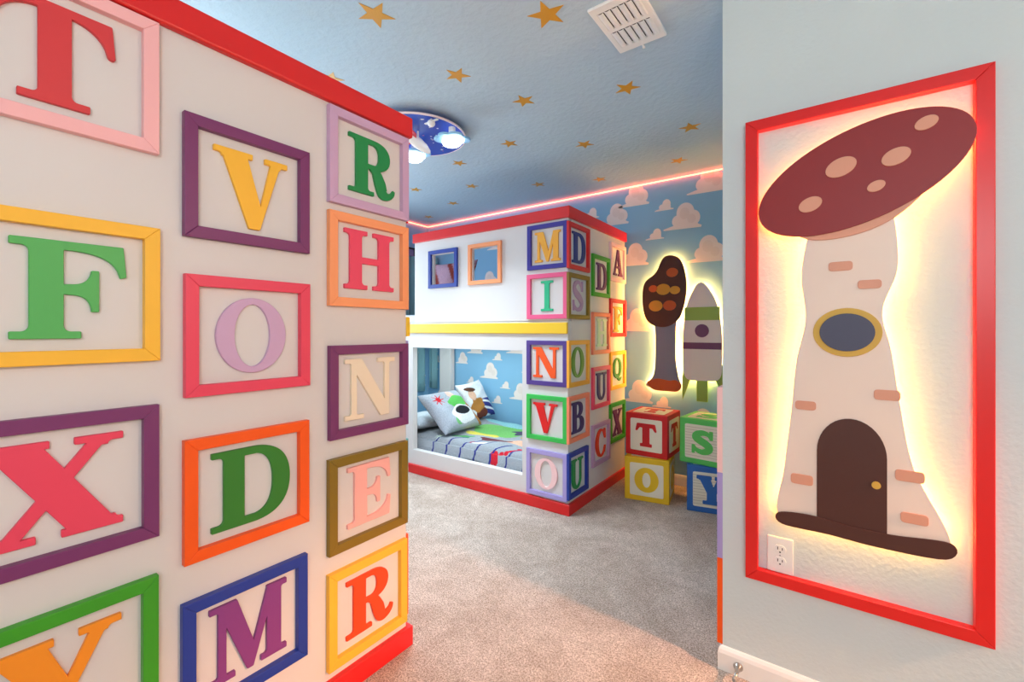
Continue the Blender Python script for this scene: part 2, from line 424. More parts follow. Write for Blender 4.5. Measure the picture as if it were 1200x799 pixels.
def cloud_loops(w, h, kind=0):
    """a generic flat-bottomed cumulus, x 0..w"""
    if kind == 0: ops = [('+', ell(.58, .62, .23, .36)), ('+', ell(.76, .38, .20, .30)), ('+', ell(.40, .32, .17, .24)), ('+', rect(.30, .90, .06, .34)), ('+', [(0, .02), (.98, .0), (1.0, .07), (.9, .14), (.25, .16), (.0, .07)])]
    else: ops = [('+', ell(.62, .52, .22, .42)), ('+', ell(.40, .30, .18, .26)), ('+', rect(.30, .84, .04, .4)), ('+', [(0, .0), (.98, .0), (1.0, .08), (.8, .16), (.2, .16), (.0, .08)])]
    return [[(x * w, y * h) for x, y in Q] for Q in outline(ops)]
def flat_region(bm, loops, M, mi):
    def test(x, y): return sum(inpoly(x, y, Q) for Q in loops) % 2 == 1
    vs, fs = cdt(loops, test)
    bv = [bm.verts.new(M @ Vector((v.x, v.y, 0))) for v in vs]
    for f in fs: bm.faces.new([bv[i] for i in f]).material_index = mi
    for v in bv:
        if not v.link_faces: bm.verts.remove(v)
def wall_frame(origin, facing):
    """matrix: local x right, y up, z out of the wall, for a wall facing '-y', '+x', '-x' or '+y'"""
    R_ = {'-y': Matrix(((1, 0, 0), (0, 0, -1), (0, 1, 0))), '+x': Matrix(((0, 0, 1), (1, 0, 0), (0, 1, 0))),
          '-x': Matrix(((0, 0, -1), (-1, 0, 0), (0, 1, 0))), '+y': Matrix(((-1, 0, 0), (0, 0, 1), (0, 1, 0)))}[facing]
    return Matrix.Translation(origin) @ R_.to_4x4()

# back wall with its painted clouds: (centre x, bottom z, width, kind)
bm = bmesh.new(); box(bm, -3.95, XE + .1, YB, YB + 0.12, 0, CEIL)
clouds = [(-1.33, 2.265, .27, 0), (-1.075, 2.19, .15, 1), (-.935, 2.02, .29, 0), (-1.15, 1.965, .15, 1), (-.755, 2.275, .29, 0), (-.765, 1.745, .29, 0), (-1.335, 1.765, .27, 0), (-.50, 2.0, .22, 1),
          (-1.318, 1.215, .27, 0), (-1.30, .62, .27, 0), (-1.095, .60, .15, 1), (-1.14, 1.52, .16, 1), (-.98, 1.13, .22, 0), (-.62, 1.02, .26, 0), (-.45, 1.45, .24, 0), (-.80, .44, .26, 0), (-1.50, 2.13, .26, 0), (-1.72, 2.22, .16, 1),
          (-3.08, .975, .22, 0), (-2.775, .915, .13, 1), (-2.887, .72, .24, 0), (-3.14, .655, .12, 1), (-2.675, .63, .13, 1), (-2.50, .53, .24, 0), (-3.03, .50, .17, 0), (-3.27, .86, .18, 0), (-2.55, .99, .22, 0), (-2.35, .80, .24, 0), (-2.2, .6, .14, 1), (-2.78, .47, .14, 1), (-1.95, .95, .25, 0), (-3.67, .86, .14, 1), (-3.58, .46, .2, 0), (-3.25, .41, .15, 1),
          (-2.78, 2.06, .26, 0), (-2.60, 1.93, .22, 0), (-2.2, 1.95, .26, 0), (-2.02, 1.64, .26, 0), (-2.45, 1.6, .24, 0), (-2.9, 1.66, .26, 0), (-2.30, 2.26, .16, 1), (-3.4, 2.1, .26, 0), (-3.55, 1.7, .22, 0)]
for i, (x, z, w, k) in enumerate(clouds):
    h = w * (.72 if k == 0 else .62)
    T = wall_frame((x - w / 2, YB - 0.0015, z), '-y')
    flat_region(bm, cloud_loops(w, h, k), T, 1)
    if k == 0:
        T2 = wall_frame((x - w / 2, YB - 0.0022, z), '-y')
        flat_region(bm, [[(a * w, b * h) for a, b in ell(.56, .58, .13, .22, 28)]], T2, 2)
        flat_region(bm, [[(a * w, b * h) for a, b in ell(.74, .36, .11, .17, 28)]], T2, 2)
structure(finish('wall_back', bm, [M_blue, M_cloud, M_cloud2], recalc=False))
bm = bmesh.new(); box(bm, XL - .12, XL, -.17, YB, 0, CEIL)
for (y, z, w, k) in [(1.4, 1.9, .27, 0), (1.9, 1.3, .27, 0), (2.3, 2.0, .27, 0), (2.7, 1.2, .15, 1), (3.2, 2.2, .2, 0), (1.3, 1.0, .15, 1), (2.0, .6, .27, 0), (3.45, 1.2, .15, 1)]:
    flat_region(bm, cloud_loops(w, w * .7, k), wall_frame((XL + .0015, y - w / 2, z), '+x'), 1)
structure(finish('wall_left', bm, [M_blue, M_cloud], recalc=False))
# closet block: hall side (the pale wall) and bedroom side (blue)
structure(one_box('wall_right', (XE, 4.1, YW, YW + 0.12, 0, CEIL), M_wall))
structure(one_box('wall_closet', (XE, XE + .12, YW + .12, YB, 0, CEIL), M_blue))
structure(one_box('wall_near', (XL - .12, -1.45, -0.17, -0.03, 0, CEIL), M_wall))
structure(one_box('wall_hall', (-1.45, -1.33, -1.5, -0.03, 0, CEIL), M_wall))
structure(one_box('wall_entry', (-1.45, 4.1, -1.5, -1.38, 0, CEIL), M_wall))
structure(one_box('wall_far', (3.98, 4.1, -1.38, YW, 0, CEIL), M_wall))

def skirting(name, pts, closed=False):
    """baseboard swept along floor points; outside on the right of the direction of travel"""
    prof = [(0, 0), (.014, 0), (.014, .062), (.011, .074), (.006, .082), (0, .084)]
    bm = bmesh.new(); V = [Vector((x, y)) for x, y in pts]; rings = []
    for i, v in enumerate(V):
        d1 = (v - V[i - 1]).normalized() if i > 0 else (V[1] - v).normalized()
        d2 = (V[i + 1] - v).normalized() if i < len(V) - 1 else d1
        n1 = Vector((d1.y, -d1.x)); n2 = Vector((d2.y, -d2.x)); m = (n1 + n2).normalized(); k = 1 / max(.3, m.dot(n1))
        rings.append([bm.verts.new((v.x + m.x * k * a, v.y + m.y * k * a, z)) for a, z in prof])
    for a, b in zip(rings, rings[1:]):
        for i in range(len(prof) - 1): bm.faces.new((a[i], a[i + 1], b[i + 1], b[i]))
    bm.faces.new(rings[0]); bm.faces.new(rings[-1])
    return structure(finish(name, bm, M_white))
skirting('baseboard_right', [(XE, 3.55), (XE, YW), (3.98, YW)][::-1][::-1])
skirting('baseboard_back', [(-1.36, YB), (XE - .016, YB)])

# glowing light strip where the walls meet the ceiling
bm = bmesh.new(); tube(bm, [(XE - .02, YB - .018, CEIL - .014), (XL + .018, YB - .018, CEIL - .014), (XL + .018, 0.2, CEIL - .014)], .006, 8)
tag(finish('light_strip', bm, glow('led_coral', (255, 84, 58), 9.0)), 'thin glowing coral light strip along the top of the blue cloud walls', 'light strip')

# ------------------------------------------------------------------ letter frames
def frame_mesh(bm, w, h, rail, th, bev=0.0016):
    """four mitred rails, outer size w x h, back at z=0"""
    o = [(0, 0), (w, 0), (w, h), (0, h)]; n = [(rail, rail), (w - rail, rail), (w - rail, h - rail), (rail, h - rail)]
    for i in range(4):
        j = (i + 1) % 4
        q = [o[i], o[j], n[j], n[i]]
        a = [bm.verts.new((x, y, 0)) for x, y in q]; b = [bm.verts.new((x, y, th)) for x, y in q]
        fs = [bm.faces.new(a[::-1]), bm.faces.new(b)] + [bm.faces.new((a[k], a[(k + 1) % 4], b[(k + 1) % 4], b[k])) for k in range(4)]
        es = list({e for e in fs[1].edges})
        bmesh.ops.bevel(bm, geom=es, offset=bev, segments=2, affect='EDGES', profile=0.5)
WORD = {'pink': 'pale pink', 'rose': 'rose pink', 'leaf': 'bright green', 'amber': 'orange-yellow', 'forest': 'dark green', 'blue': 'dark blue', 'violet': 'violet', 'emerald': 'emerald green',
        'crimson': 'raspberry', 'blush': 'blush pink', 'scarlet': 'orange-red', 'indigo': 'indigo', 'hotpink': 'hot pink', 'jade': 'jade green', 'grape': 'blue-purple', 'tangerine': 'bright orange',
        'lime': 'bright green', 'trafficred': 'bright red', 'lavender': 'lavender', 'palepink': 'pale pink', 'navy': 'navy blue', 'gold': 'golden yellow', 'plum': 'plum', 'coral': 'coral orange', 'mint': 'pale mint',
        'moss': 'leaf green', 'aubergine': 'dark purple', 'cherry': 'red', 'vermilion': 'orange-red', 'mauve': 'mauve', 'peach': 'peach', 'palepink': 'pale pink'}
def letter_frame(facing, wallc, f, l, ch, fc, lc, where, group, rail=.03, th=.019):
    """f, l = (a0, a1, z0, z1) of frame and letter along the wall"""
    a0, a1, z0, z1 = f
    org = {'+x': (wallc, a0, z0), '-y': (a0, wallc, z0), '+y': (a1, wallc, z0), '-x': (wallc, a1, z0)}[facing]
    T = wall_frame(org, facing)
    fw, lw = WORD.get(fc, fc), WORD.get(lc, lc) if lc else ''
    lab = ('%s letter %s in a %s frame, %s' % (lw, ch, fw, where)) if ch else ('%s square frame seen edge-on, %s' % (fw, where))
    t = thing('letter_frame', lab, 'letter frame', group=group); t.matrix_world = T
    bm = bmesh.new(); frame_mesh(bm, a1 - a0, z1 - z0, rail, th); finish('frame', bm, P(fc), t)
    if ch:
        b0, b1, y0, y1 = l
        bm = bmesh.new(); L = glyph_loops(ch, b1 - b0, y1 - y0)
        L = [[(x + (b0 - a0), y + (y0 - z0)) for x, y in Q] for Q in L]
        slab_mesh(bm, L, 0.0, .0095, .0011); finish('letter', bm, P(lc), t)
    return t

PX = -1.330      # end panel of the near bunk (faces +x)
near = [('T', 'pink', 'red', (.035, .362, 1.646, 1.963), (.090, .284, 1.697, 1.909)), ('F', 'yellow', 'green', (.036, .364, 1.148, 1.467), (.122, .303, 1.203, 1.411)),
        ('X', 'purple', 'rose', (.034, .362, .724, 1.042), (.078, .297, .780, .989)), ('Y', 'leaf', 'amber', (.033, .361, .312, .630), (.085, .294, .366, .571)),
        ('V', 'purple', 'yellow', (.413, .741, 1.460, 1.775), (.481, .676, 1.507, 1.717)), ('O', 'rose', 'lilac', (.415, .743, 1.050, 1.365), (.486, .671, 1.102, 1.312)),
        ('D', 'orange', 'forest', (.413, .740, .626, .942), (.476, .684, .680, .893)), ('M', 'blue', 'violet', (.409, .735, .214, .528), (.471, .674, .272, .480)),
        ('R', 'lilac', 'emerald', (.809, 1.140, 1.642, 1.959), (.886, 1.080, 1.698, 1.900)), ('H', 'peach', 'crimson', (.809, 1.139, 1.302, 1.616), (.869, 1.075, 1.364, 1.569)),
        ('N', 'purple', 'cream', (.811, 1.138, .861, 1.171), (.870, 1.079, .914, 1.123)), ('E', 'olive', 'blush', (.808, 1.135, .483, .798), (.881, 1.060, .545, .752)),
        ('R', 'yellow', 'scarlet', (.807, 1.132, .106, .423), (.877, 1.072, .164, .365))]
for ch, fc, lc, f, l in near:
    letter_frame('+x', PX, f, l, ch, fc, lc, 'on the end of the near bunk', 'letter frames on the near bunk')
for fc, z0, wh in [('cherry', 1.642, 'round the corner from the top green R'), ('crimson', 1.302, 'round the corner from the red H'), ('lavender', .866, 'round the corner from the cream N'), ('teal', .483, 'round the corner from the pink E'), ('tangerine', .110, 'round the corner from the orange-red R')]:
    letter_frame('+y', 1.141, (PX - .332, PX - .008, z0, z0 + .315), None, None, fc, None, wh, 'frames on the front of the near bunk')

PY = 2.571; PE = -1.398     # front panel and end panel of the far bunk
front = [('M', 'indigo', 'gold', (-1.712, -1.396, 1.641, 1.949), (-1.654, -1.451, 1.691, 1.898)), ('I', 'hotpink', 'jade', (-1.715, -1.396, 1.301, 1.610), (-1.605, -1.509, 1.354, 1.561)),
         ('N', 'grape', 'tangerine', (-1.717, -1.398, .846, 1.153), (-1.668, -1.464, .899, 1.108)), ('V', 'lime', 'trafficred', (-1.717, -1.398, .471, .778), (-1.668, -1.476, .521, .725)),
         ('O', 'lavender', 'palepink', (-1.718, -1.398, .088, .402), (-1.654, -1.474, .138, .349))]
for ch, fc, lc, f, l in front:
    letter_frame('-y', PY, f, l, ch, fc, lc, 'on the front of the far bunk', 'letter frames on the far bunk')
side = [('D', 'cherry', 'navy', (2.552, 2.868, 1.633, 1.943), (2.622, 2.815, 1.681, 1.891)), ('S', 'olive', 'mauve', (2.552, 2.866, 1.299, 1.606), (2.634, 2.778, 1.352, 1.566)),
        ('D', 'leaf', 'plum', (2.918, 3.226, 1.474, 1.781), (3.001, 3.183, 1.525, 1.727)), ('A', 'palepink', 'plum', (3.240, 3.552, 1.615, 1.919), (3.321, 3.499, 1.666, 1.878)),
        ('F', 'trafficred', 'gold', (3.240, 3.558, 1.172, 1.475), (3.318, 3.491, 1.211, 1.415)), ('O', 'gold', 'moss', (2.552, 2.865, .843, 1.155), (2.612, 2.792, .899, 1.109)),
        ('B', 'coral', 'aubergine', (2.552, 2.861, .473, .782), (2.609, 2.792, .524, .734)), ('H', 'coral', 'mint', (2.918, 3.226, 1.046, 1.356), (3.001, 3.188, 1.102, 1.309)),
        ('U', 'crimson', 'aubergine', (2.918, 3.228, .646, .952), (2.995, 3.176, .697, .904)), ('Q', 'yellow', 'forest', (3.240, 3.556, .751, 1.055), (3.307, 3.482, .809, 1.001)),
        ('C', 'mauve', 'vermilion', (2.918, 3.228, .225, .531), (2.986, 3.162, .270, .480)), ('X', 'leaf', 'plum', (3.236, 3.543, .333, .644), (3.297, 3.491, .377, .584)),
        ('U', 'blue', 'emerald', (2.552, 2.845, .103, .408), (2.595, 2.778, .143, .348))]
for ch, fc, lc, f, l in side:
    letter_frame('+x', PE, f, l, ch, fc, lc, 'on the end of the far bunk', 'letter frames on the far bunk')
for fc, z0, wh in [('palepink', .705, 'topmost on the hall wall end beside the green block'), ('lavender', .395, 'on the hall wall end between pink and orange'), ('orange', .085, 'lowest on the hall wall end, above the white baseboard')]:
    letter_frame('-x', XE, (YW + .002, YW + .312, z0, z0 + .309), None, None, fc, None, wh, 'frames on the end of the hall wall')

# ------------------------------------------------------------------ bunk beds
def hole_panel(bm, x0, x1, z0, z1, holes, T, th):
    """panel in local x (along) / y (up) with rectangular holes; front face at z=0, going back th"""
    loops = [rect(x0, x1, z0, z1)] + [rect(*h)[::-1] for h in holes]
    b2 = bmesh.new(); slab_mesh(b2, loops, -th, 0.0, 0.0015)
    b2.transform(T)
    me = bpy.data.meshes.new('tmp'); b2.to_mesh(me); b2.free(); bm.from_mesh(me); bpy.data.meshes.remove(me)
def trim_rail(bm, pts, z0, z1, out, bev):
    """board following the outside of a panel corner, standing proud by out"""
    (xa, ya), (xb, yb), (xc, yc), sx, sy = pts
    # two mitred boxes as one L
    box(bm, min(xa, xb), max(xa, xb), min(yb, yb + sy * out), max(yb, yb + sy * out), z0, z1)
    box(bm, min(xb, xb + sx * out), max(xb, xb + sx * out), min(yb + sy * out, yc), max(yb + sy * out, yc), z0, z1)

def L_trim(name, m, par, corner, xend, yend, sx, sy, z0, z1, out, bev=.004):
    """one L-shaped board round the corner (cx,cy): outside faces +sx in x and +sy in y"""
    cx, cy = corner
    lo = [(xend, cy), (cx, cy), (cx, yend), (cx + sx * out, yend), (cx + sx * out, cy + sy * out), (xend, cy + sy * out)]
    if area2(lo) < 0: lo = lo[::-1]
    bm = bmesh.new()
    a = [bm.verts.new((x, y, z0)) for x, y in lo]; b = [bm.verts.new((x, y, z1)) for x, y in lo]
    bm.faces.new(a[::-1]); bm.faces.new(b)
    for i in range(6): bm.faces.new((a[i], a[(i + 1) % 6], b[(i + 1) % 6], b[i]))
    bmesh.ops.bevel(bm, geom=list(bm.edges), offset=bev, segments=3, affect='EDGES', profile=.5)
    return finish(name, bm, m, par)

# far bunk
t = thing('bunk_bed', 'white bunk bed at the back with two small upper windows and an open lower berth', 'bunk bed', (-2.4, 3.07, 0), group='white bunk beds')
def far(name, bm, m): 
    o = finish(name, bm, m, t); o.matrix_parent_inverse = Matrix.Translation((-2.4, 3.07, 0)).inverted(); return o
def fbox(name, b, m, bev=.003):
    bm = bmesh.new(); box(bm, *b, bev=bev); return far(name, bm, m)
BL = -3.53
bm = bmesh.new(); hole_panel(bm, BL, PE, 0.0, 1.285, [(-2.908, -1.765, .197, 1.076)], wall_frame((0, PY, 0), '-y'), .05); far('front_panel', bm, M_panel)
bm = bmesh.new(); hole_panel(bm, -2.885, PE, 1.288, 2.03, [(-2.655, -2.415, 1.60, 1.845), (-2.230, -1.978, 1.605, 1.85)], wall_frame((0, PY, 0), '-y'), .022); far('guard_panel', bm, M_panel)
fbox('end_panel', (PE - .05, PE, PY + .052, YB - .02, 0.0, 2.03), M_panel)
fbox('back_post', (-3.53, -3.36, YB - .08, YB - .02, 0.0, 1.19), M_panel)
fbox('upper_deck', (BL, PE - .055, PY + .055, YB - .085, 1.13, 1.19), M_panel)
fbox('head_panel', (BL, BL + .05, PY + .055, PY + .40, 0.0, 1.12), M_panel)
fbox('lower_deck', (BL + .055, PE - .055, PY + .055, YB - .085, .09, .13), M_panel)
def reparent(o): o.matrix_parent_inverse = Matrix.Translation((-2.4, 3.07, 0)).inverted()
reparent(L_trim('top_trim', M_red, t, (PE, PY), -2.893, YB - .02, 1, -1, 1.968, 2.044, .0195))
reparent(L_trim('base_trim', M_red, t, (PE, PY), BL, YB - .02, 1, -1, 0.0, .075, .0195))
fbox('yellow_rail', (BL, PE + .002, PY - .019, PY, 1.200, 1.276), M_band, .004)
for c, (x0, x1, z0, z1) in (('blue', (-2.703, -2.380, 1.570, 1.880)), ('peach', (-2.264, -1.944, 1.573, 1.883))):
    bm = bmesh.new(); frame_mesh(bm, x1 - x0, z1 - z0, .030, .019); bm.transform(wall_frame((x0, PY, z0), '-y'))
    o = far('window_frame', bm, P(c)); o['label'] = '%s square window frame' % c

# near bunk (mirror of the far one; its end panel fills the left of the view)
t1 = thing('bunk_bed', 'white bunk bed end wall in the left foreground with red top and bottom trim', 'bunk bed', (-2.4, .57, 0), group='white bunk beds')
def nearp(o): o.parent = t1; o.matrix_parent_inverse = Matrix.Translation((-2.4, .57, 0)).inverted(); return o
NY = 1.141; NB = -0.02
def nbox(name, b, m, bev=.003):
    bm = bmesh.new(); box(bm, *b, bev=bev); return nearp(finish(name, bm, m))
nbox('end_panel', (PX - .05, PX, NB, NY, 0.0, 2.03), M_panel, .002)
bm = bmesh.new(); hole_panel(bm, 1.382, 3.5, 0.0, 1.285, [(1.70, 2.85, .197, 1.076)], wall_frame((0, NY, 0), '+y'), .05); nearp(finish('front_panel', bm, M_panel))
bm = bmesh.new(); hole_panel(bm, 1.382, 2.86, 1.288, 2.03, [(1.93, 2.18, 1.60, 1.85), (2.38, 2.62, 1.60, 1.85)], wall_frame((0, NY, 0), '+y'), .05); nearp(finish('guard_panel', bm, M_panel))
nbox('upper_deck', (-3.5, PX - .055, NB, NY - .055, 1.13, 1.19), M_panel)
nbox('lower_deck', (-3.5, PX - .055, NB, NY - .055, .09, .13), M_panel)
nbox('head_panel', (-3.5, -3.45, NB, NY - .055, .135, 1.12), M_panel)
nearp(L_trim('top_trim', M_red, None, (PX, NY), -2.86, NB, 1, 1, 1.968, 2.046, .0195, .007))
nearp(L_trim('base_trim', M_red, None, (PX, NY), -3.5, NB, 1, 1, 0.0, .075, .0195))
nbox('yellow_rail', (-3.5, PX + .002, NY, NY + .02, 1.198, 1.274), M_band, .004)

# ------------------------------------------------------------------ bedding in the far lower berth
M_cloth = vcol_material('printed_cotton')
M_sheet = paint('sheet_white', (226, 230, 232), rough=.9)
def printed(name, bm, fn, par=None):
    """fn(vertex normalised uv) -> sRGB colour, stored as the cloth's print"""
    lay = bm.verts.layers.float_color.new('print'); uv = bm.verts.layers.float_vector.get('st')
    for v in bm.verts:
        c = rgb(fn(v[uv].x, v[uv].y)); v[lay] = c
    o = finish(name, bm, M_cloth, par, smooth=True); return o
def pillow(name, w, h, th, fn, n=90):
    bm = bmesh.new(); uv = bm.verts.layers.float_vector.new('st')
    G = {}
    for s in (1, -1):
        for i in range(n + 1):
            for j in range(n + 1):
                edge = i in (0, n) or j in (0, n)
                if s == -1 and edge: G[s, i, j] = G[1, i, j]; continue
                a, b = 2 * i / n - 1, 2 * j / n - 1
                prof = max(0, (1 - a ** 4)) ** .55 * max(0, (1 - b ** 4)) ** .55
                cx = a * (1 - .07 * (1 - b * b) ** 1 * abs(a)) * w / 2; cy = b * (1 - .07 * (1 - a * a) * abs(b)) * h / 2
                z = s * th / 2 * prof + .006 * math.sin(5 * a + 2 * b) * prof + .004 * math.sin(9 * b - 4 * a) * prof
                v = bm.verts.new((cx, cy, z)); v[uv] = Vector(((a + 1) / 2, (b + 1) / 2, s)); G[s, i, j] = v
    for s in (1, -1):
        for i in range(n):
            for j in range(n):
                q = (G[s, i, j], G[s, i + 1, j], G[s, i + 1, j + 1], G[s, i, j + 1])
                bm.faces.new(q if s == 1 else q[::-1])
    return printed(name, bm, fn)
def blob(u, v, cx, cy, rx, ry, rot=0.0, wob=0.0):
    x, y = u - cx, v - cy
    c, s = math.cos(rot), math.sin(rot); x, y = (x * c + y * s) / rx, (-x * s + y * c) / ry
    return math.hypot(x, y) < 1 + wob * math.sin(5 * math.atan2(y, x))
def starburst(u, v, cx, cy, r):
    d = math.hypot(u - cx, v - cy); a = math.atan2(v - cy, u - cx)
    return d < r * (.38 + .62 * abs(math.cos(a * 4)) ** 9)
GREY = (172, 178, 188)
def print_front(u, v):
    # u runs along the bed's width (near the room -> wall), v from bottom to top
    if starburst(u, v, .24, .72, .15): return (206, 34, 46)
    if blob(u, v, .62, .36, .17, .11): return (36, 38, 44)
    if blob(u, v, .60, .28, .27, .22, .1, .05): return (236, 236, 240)
    if blob(u, v, .66, .60, .26, .15, .2, .07): return (98, 190, 92)
    if blob(u, v, .60, .82, .10, .12): return (228, 190, 176)
    if blob(u, v, .92, .34, .12, .34): return (176, 118, 66)
    if blob(u, v, .45, .18, .16, .10, .5): return (120, 186, 120)
    return GREY
def print_back(u, v):
    if blob(u, v, .30, .78, .20, .06, -.2): return (96, 62, 50)
    if blob(u, v, .30, .62, .13, .15): return (226, 182, 156)
    if blob(u, v, .34, .34, .26, .18, .3, .1): return (186, 126, 62)
    if blob(u, v, .40, .10, .24, .16): return (120, 62, 48)
    if v < .46 and u > .52 and int(v * 16 + u * 5) % 3: return (58, 64, 132)
    return (232, 234, 238)
pw = pillow('pillow', .49, .46, .15, print_front)
pw.matrix_world = Matrix(((0, -.76, .65, -2.80), (1, 0, 0, 2.925), (0, .65, .76, .488), (0, 0, 0, 1)))
tag(pw, 'grey pillow with a red starburst, front one in the lower berth', 'pillow', 'pillows in the lower berth')
pb = pillow('pillow', .36, .40, .12, print_back)
a = math.radians(-18)
pb.matrix_world = Matrix.Translation((-2.88, 3.365, .522)) @ Matrix.Rotation(math.radians(-3), 4, 'Z') @ Matrix(((0, -.50, .866, 0), (1, 0, 0, 0), (0, .866, .50, 0), (0, 0, 0, 1))) @ Matrix.Rotation(math.radians(5), 4, 'Z')
tag(pb, 'white pillow with brown and navy print, standing behind the grey printed pillow', 'pillow', 'pillows in the lower berth')
ps = pillow('pillow', .50, .42, .12, lambda u, v: (214, 224, 232), n=30)
ps.matrix_world = Matrix.Translation((-3.13, 2.90, .372)) @ Matrix.Rotation(math.radians(-3), 4, 'Y') @ Matrix.Rotation(PI / 2, 4, 'Z')
tag(ps, 'plain pale pillow lying flat underneath the grey printed pillow', 'pillow', 'pillows in the lower berth')
bm = bmesh.new(); box(bm, BL + .06, PE - .06, PY + .11, YB - .11, .131, .250, bev=.03, seg=4)
tag(finish('mattress', bm, M_sheet, smooth=True), 'white mattress on the lower berth under the grey printed duvet', 'mattress')

def duvet():
    bm = bmesh.new(); uv = bm.verts.layers.float_vector.new('st')
    nx, ny = 420, 170; G = []
    X0, X1, Y0, Y1 = BL + .11, PE - .075, PY + .058, YB - .1
    def hgt(x, y):
        d = (y - Y0)
        z = .305
        if d < .085: z -= .115 * (1 - d / .085) ** 2.2
        z += .010 * math.sin(7 * x + 3 * y) * math.sin(5 * y - 2 * x) + .006 * math.sin(17 * x - 11 * y) + .005 * math.sin(23 * y + 9 * x)
        z += .035 * max(0, min(1, (y - 2.9) / .5)) * (0.6 + .4 * math.sin(6 * x))
        if y > 3.4: z -= .05 * (y - 3.4) / .1 * .3
        return z
    for i in range(nx + 1):
        row = []
        for j in range(ny + 1):
            x = X0 + (X1 - X0) * i / nx; s = j / ny; y = Y0 + (Y1 - Y0) * s ** 1.25
            v = bm.verts.new((x, y, hgt(x, y))); v[uv] = Vector((x, y, 0)); row.append(v)
        G.append(row)
    for i in range(nx):
        for j in range(ny): bm.faces.new((G[i][j], G[i + 1][j], G[i + 1][j + 1], G[i][j + 1]))
    # underside, so the duvet has its own thickness
    g = bmesh.ops.extrude_face_region(bm, geom=bm.faces[:])
    for e in g['geom']:
        if isinstance(e, bmesh.types.BMVert):
            e.co.z = max(.185 if e.co.y < PY + .072 else .272, e.co.z - .03) if e.co.z > .20 else e.co.z - .012
    def fn(x, y):
        # bold curving navy lines on heather grey near the edge; coloured patches on top
        for k in range(9):
            xc = -2.72 + .155 * k + .35 * (y - 2.6) * (y - 2.3)
            if abs(x - xc - .02 * math.sin(9 * y)) < .0085 and y < 2.84: return (52, 56, 128)
        for px, py in [(-2.06, 2.65), (-2.03, 2.67), (-1.99, 2.69), (-1.965, 2.715), (-1.945, 2.745), (-1.935, 2.78), (-1.95, 2.81)]:
            if math.hypot(x - px, y - py) < .021: return (200, 36, 52)
        if blob(x, y, -2.09, 2.66, .035, .028): return (206, 40, 54)
        if blob(x, y, -2.32, 2.76, .07, .04, .2): return (240, 240, 240)
        if blob(x, y, -2.39, 2.75, .02, .035): return (206, 40, 54)
        if blob(x, y, -2.26, 2.90, .15, .05, .1, .1): return (112, 56, 64)
        if blob(x, y, -2.04, 2.93, .15, .045, .05, .1): return (230, 176, 150)
        if blob(x, y, -2.0, 3.06, .12, .06, -.3, .2): return (204, 160, 78)
        if blob(x, y, -2.14, 3.22, .14, .09, .4, .2): return (84, 78, 104)
        if blob(x, y, -1.98, 3.2, .1, .07, .2, .2): return (232, 160, 130)
        if blob(x, y, -2.49, 3.0, .17, .06, .1): return (226, 208, 92)
        if blob(x, y, -2.40, 3.18, .30, .17, .1, .06): return (124, 190, 108)
        if blob(x, y, -2.3, 3.44, .5, .11): return (150, 204, 210)
        if blob(x, y, -2.58, 2.84, .10, .05, .3, .2): return (90, 160, 100)
        if starburst(x, y, -2.74, 2.73, .05): return (224, 240, 214)
        return (158, 163, 168)
    o = printed('duvet', bm, fn)
    return o
tag(duvet(), 'grey heather duvet with curving navy lines and bright printed patches in the lower berth', 'duvet')
# pillow glimpsed on the upper bunk through the blue window
pu = pillow('pillow', .52, .50, .12, lambda u, v: (150, 66, 60) if abs(math.sin(7 * u + 5 * v)) > .93 or blob(u, v, .2, .3, .16, .2) else (196, 160, 180), n=50)
pu.matrix_world = Matrix.Translation((-2.74, 2.84, 1.612)) @ Matrix.Rotation(math.radians(68), 4, 'X')
bm = bmesh.new(); box(bm, BL + .06, PE - .07, PY + .07, YB - .095, 1.191, 1.36, bev=.03, seg=3)
tag(finish('mattress', bm, M_sheet, smooth=True), 'white mattress on the upper bunk behind the guard panel', 'mattress')
tag(pu, 'mauve pillow with dark red lines seen through the blue upper window', 'pillow')

# curtain in the corner beyond the bed
M_curt = paint('curtain_teal', (176, 226, 232), rough=.8, var=.2)
def curtain(name, p0, p1, z0, z1, amp, waves, label):
    bm = bmesh.new(); n = 90; m = 10; p0 = Vector(p0); p1 = Vector(p1); d = (p1 - p0); nrm = Vector((-d.y, d.x)).normalized(); rows = []
    for k in range(m + 1):
        z = z0 + (z1 - z0) * k / m; row = []
        for i in range(n + 1):
            s = i / n; a = amp * math.sin(2 * PI * waves * s + .5 * math.sin(4 * s)) * (1 - .25 * k / m)
            q = p0 + d * s + nrm * a; row.append(bm.verts.new((q.x, q.y, z)))
        rows.append(row)
    for r, s in zip(rows, rows[1:]):
        for i in range(n): bm.faces.new((r[i], r[i + 1], s[i + 1], s[i])).material_index = 0
    g = bmesh.ops.solidify(bm, geom=bm.faces[:], thickness=.003)
    stars = []
    for i in range(26):
        s = random.random(); z = z0 + (z1 - z0) * random.random(); a = amp * math.sin(2 * PI * waves * s + .5 * math.sin(4 * s))
        q = p0 + d * s + nrm * a
        ellipsoid(bm, (q.x, q.y, z), (.006, .006, .006), u=6, v=4, mi=1)
    o = finish(name, bm, [M_curt, M_white], smooth=True)
    return tag(o, label, 'curtain', 'teal curtains in the far corner')
curtain('curtain', (-3.76, 2.95), (-3.76, 3.50), .53, 2.05, .02, 5, 'teal star-dotted curtain hanging on the left wall beyond the bunk')
curtain('curtain', (-3.735, 3.55), (-3.60, 3.55), .56, 2.05, .018, 1.6, 'narrow teal curtain on the cloud wall in the far corner')
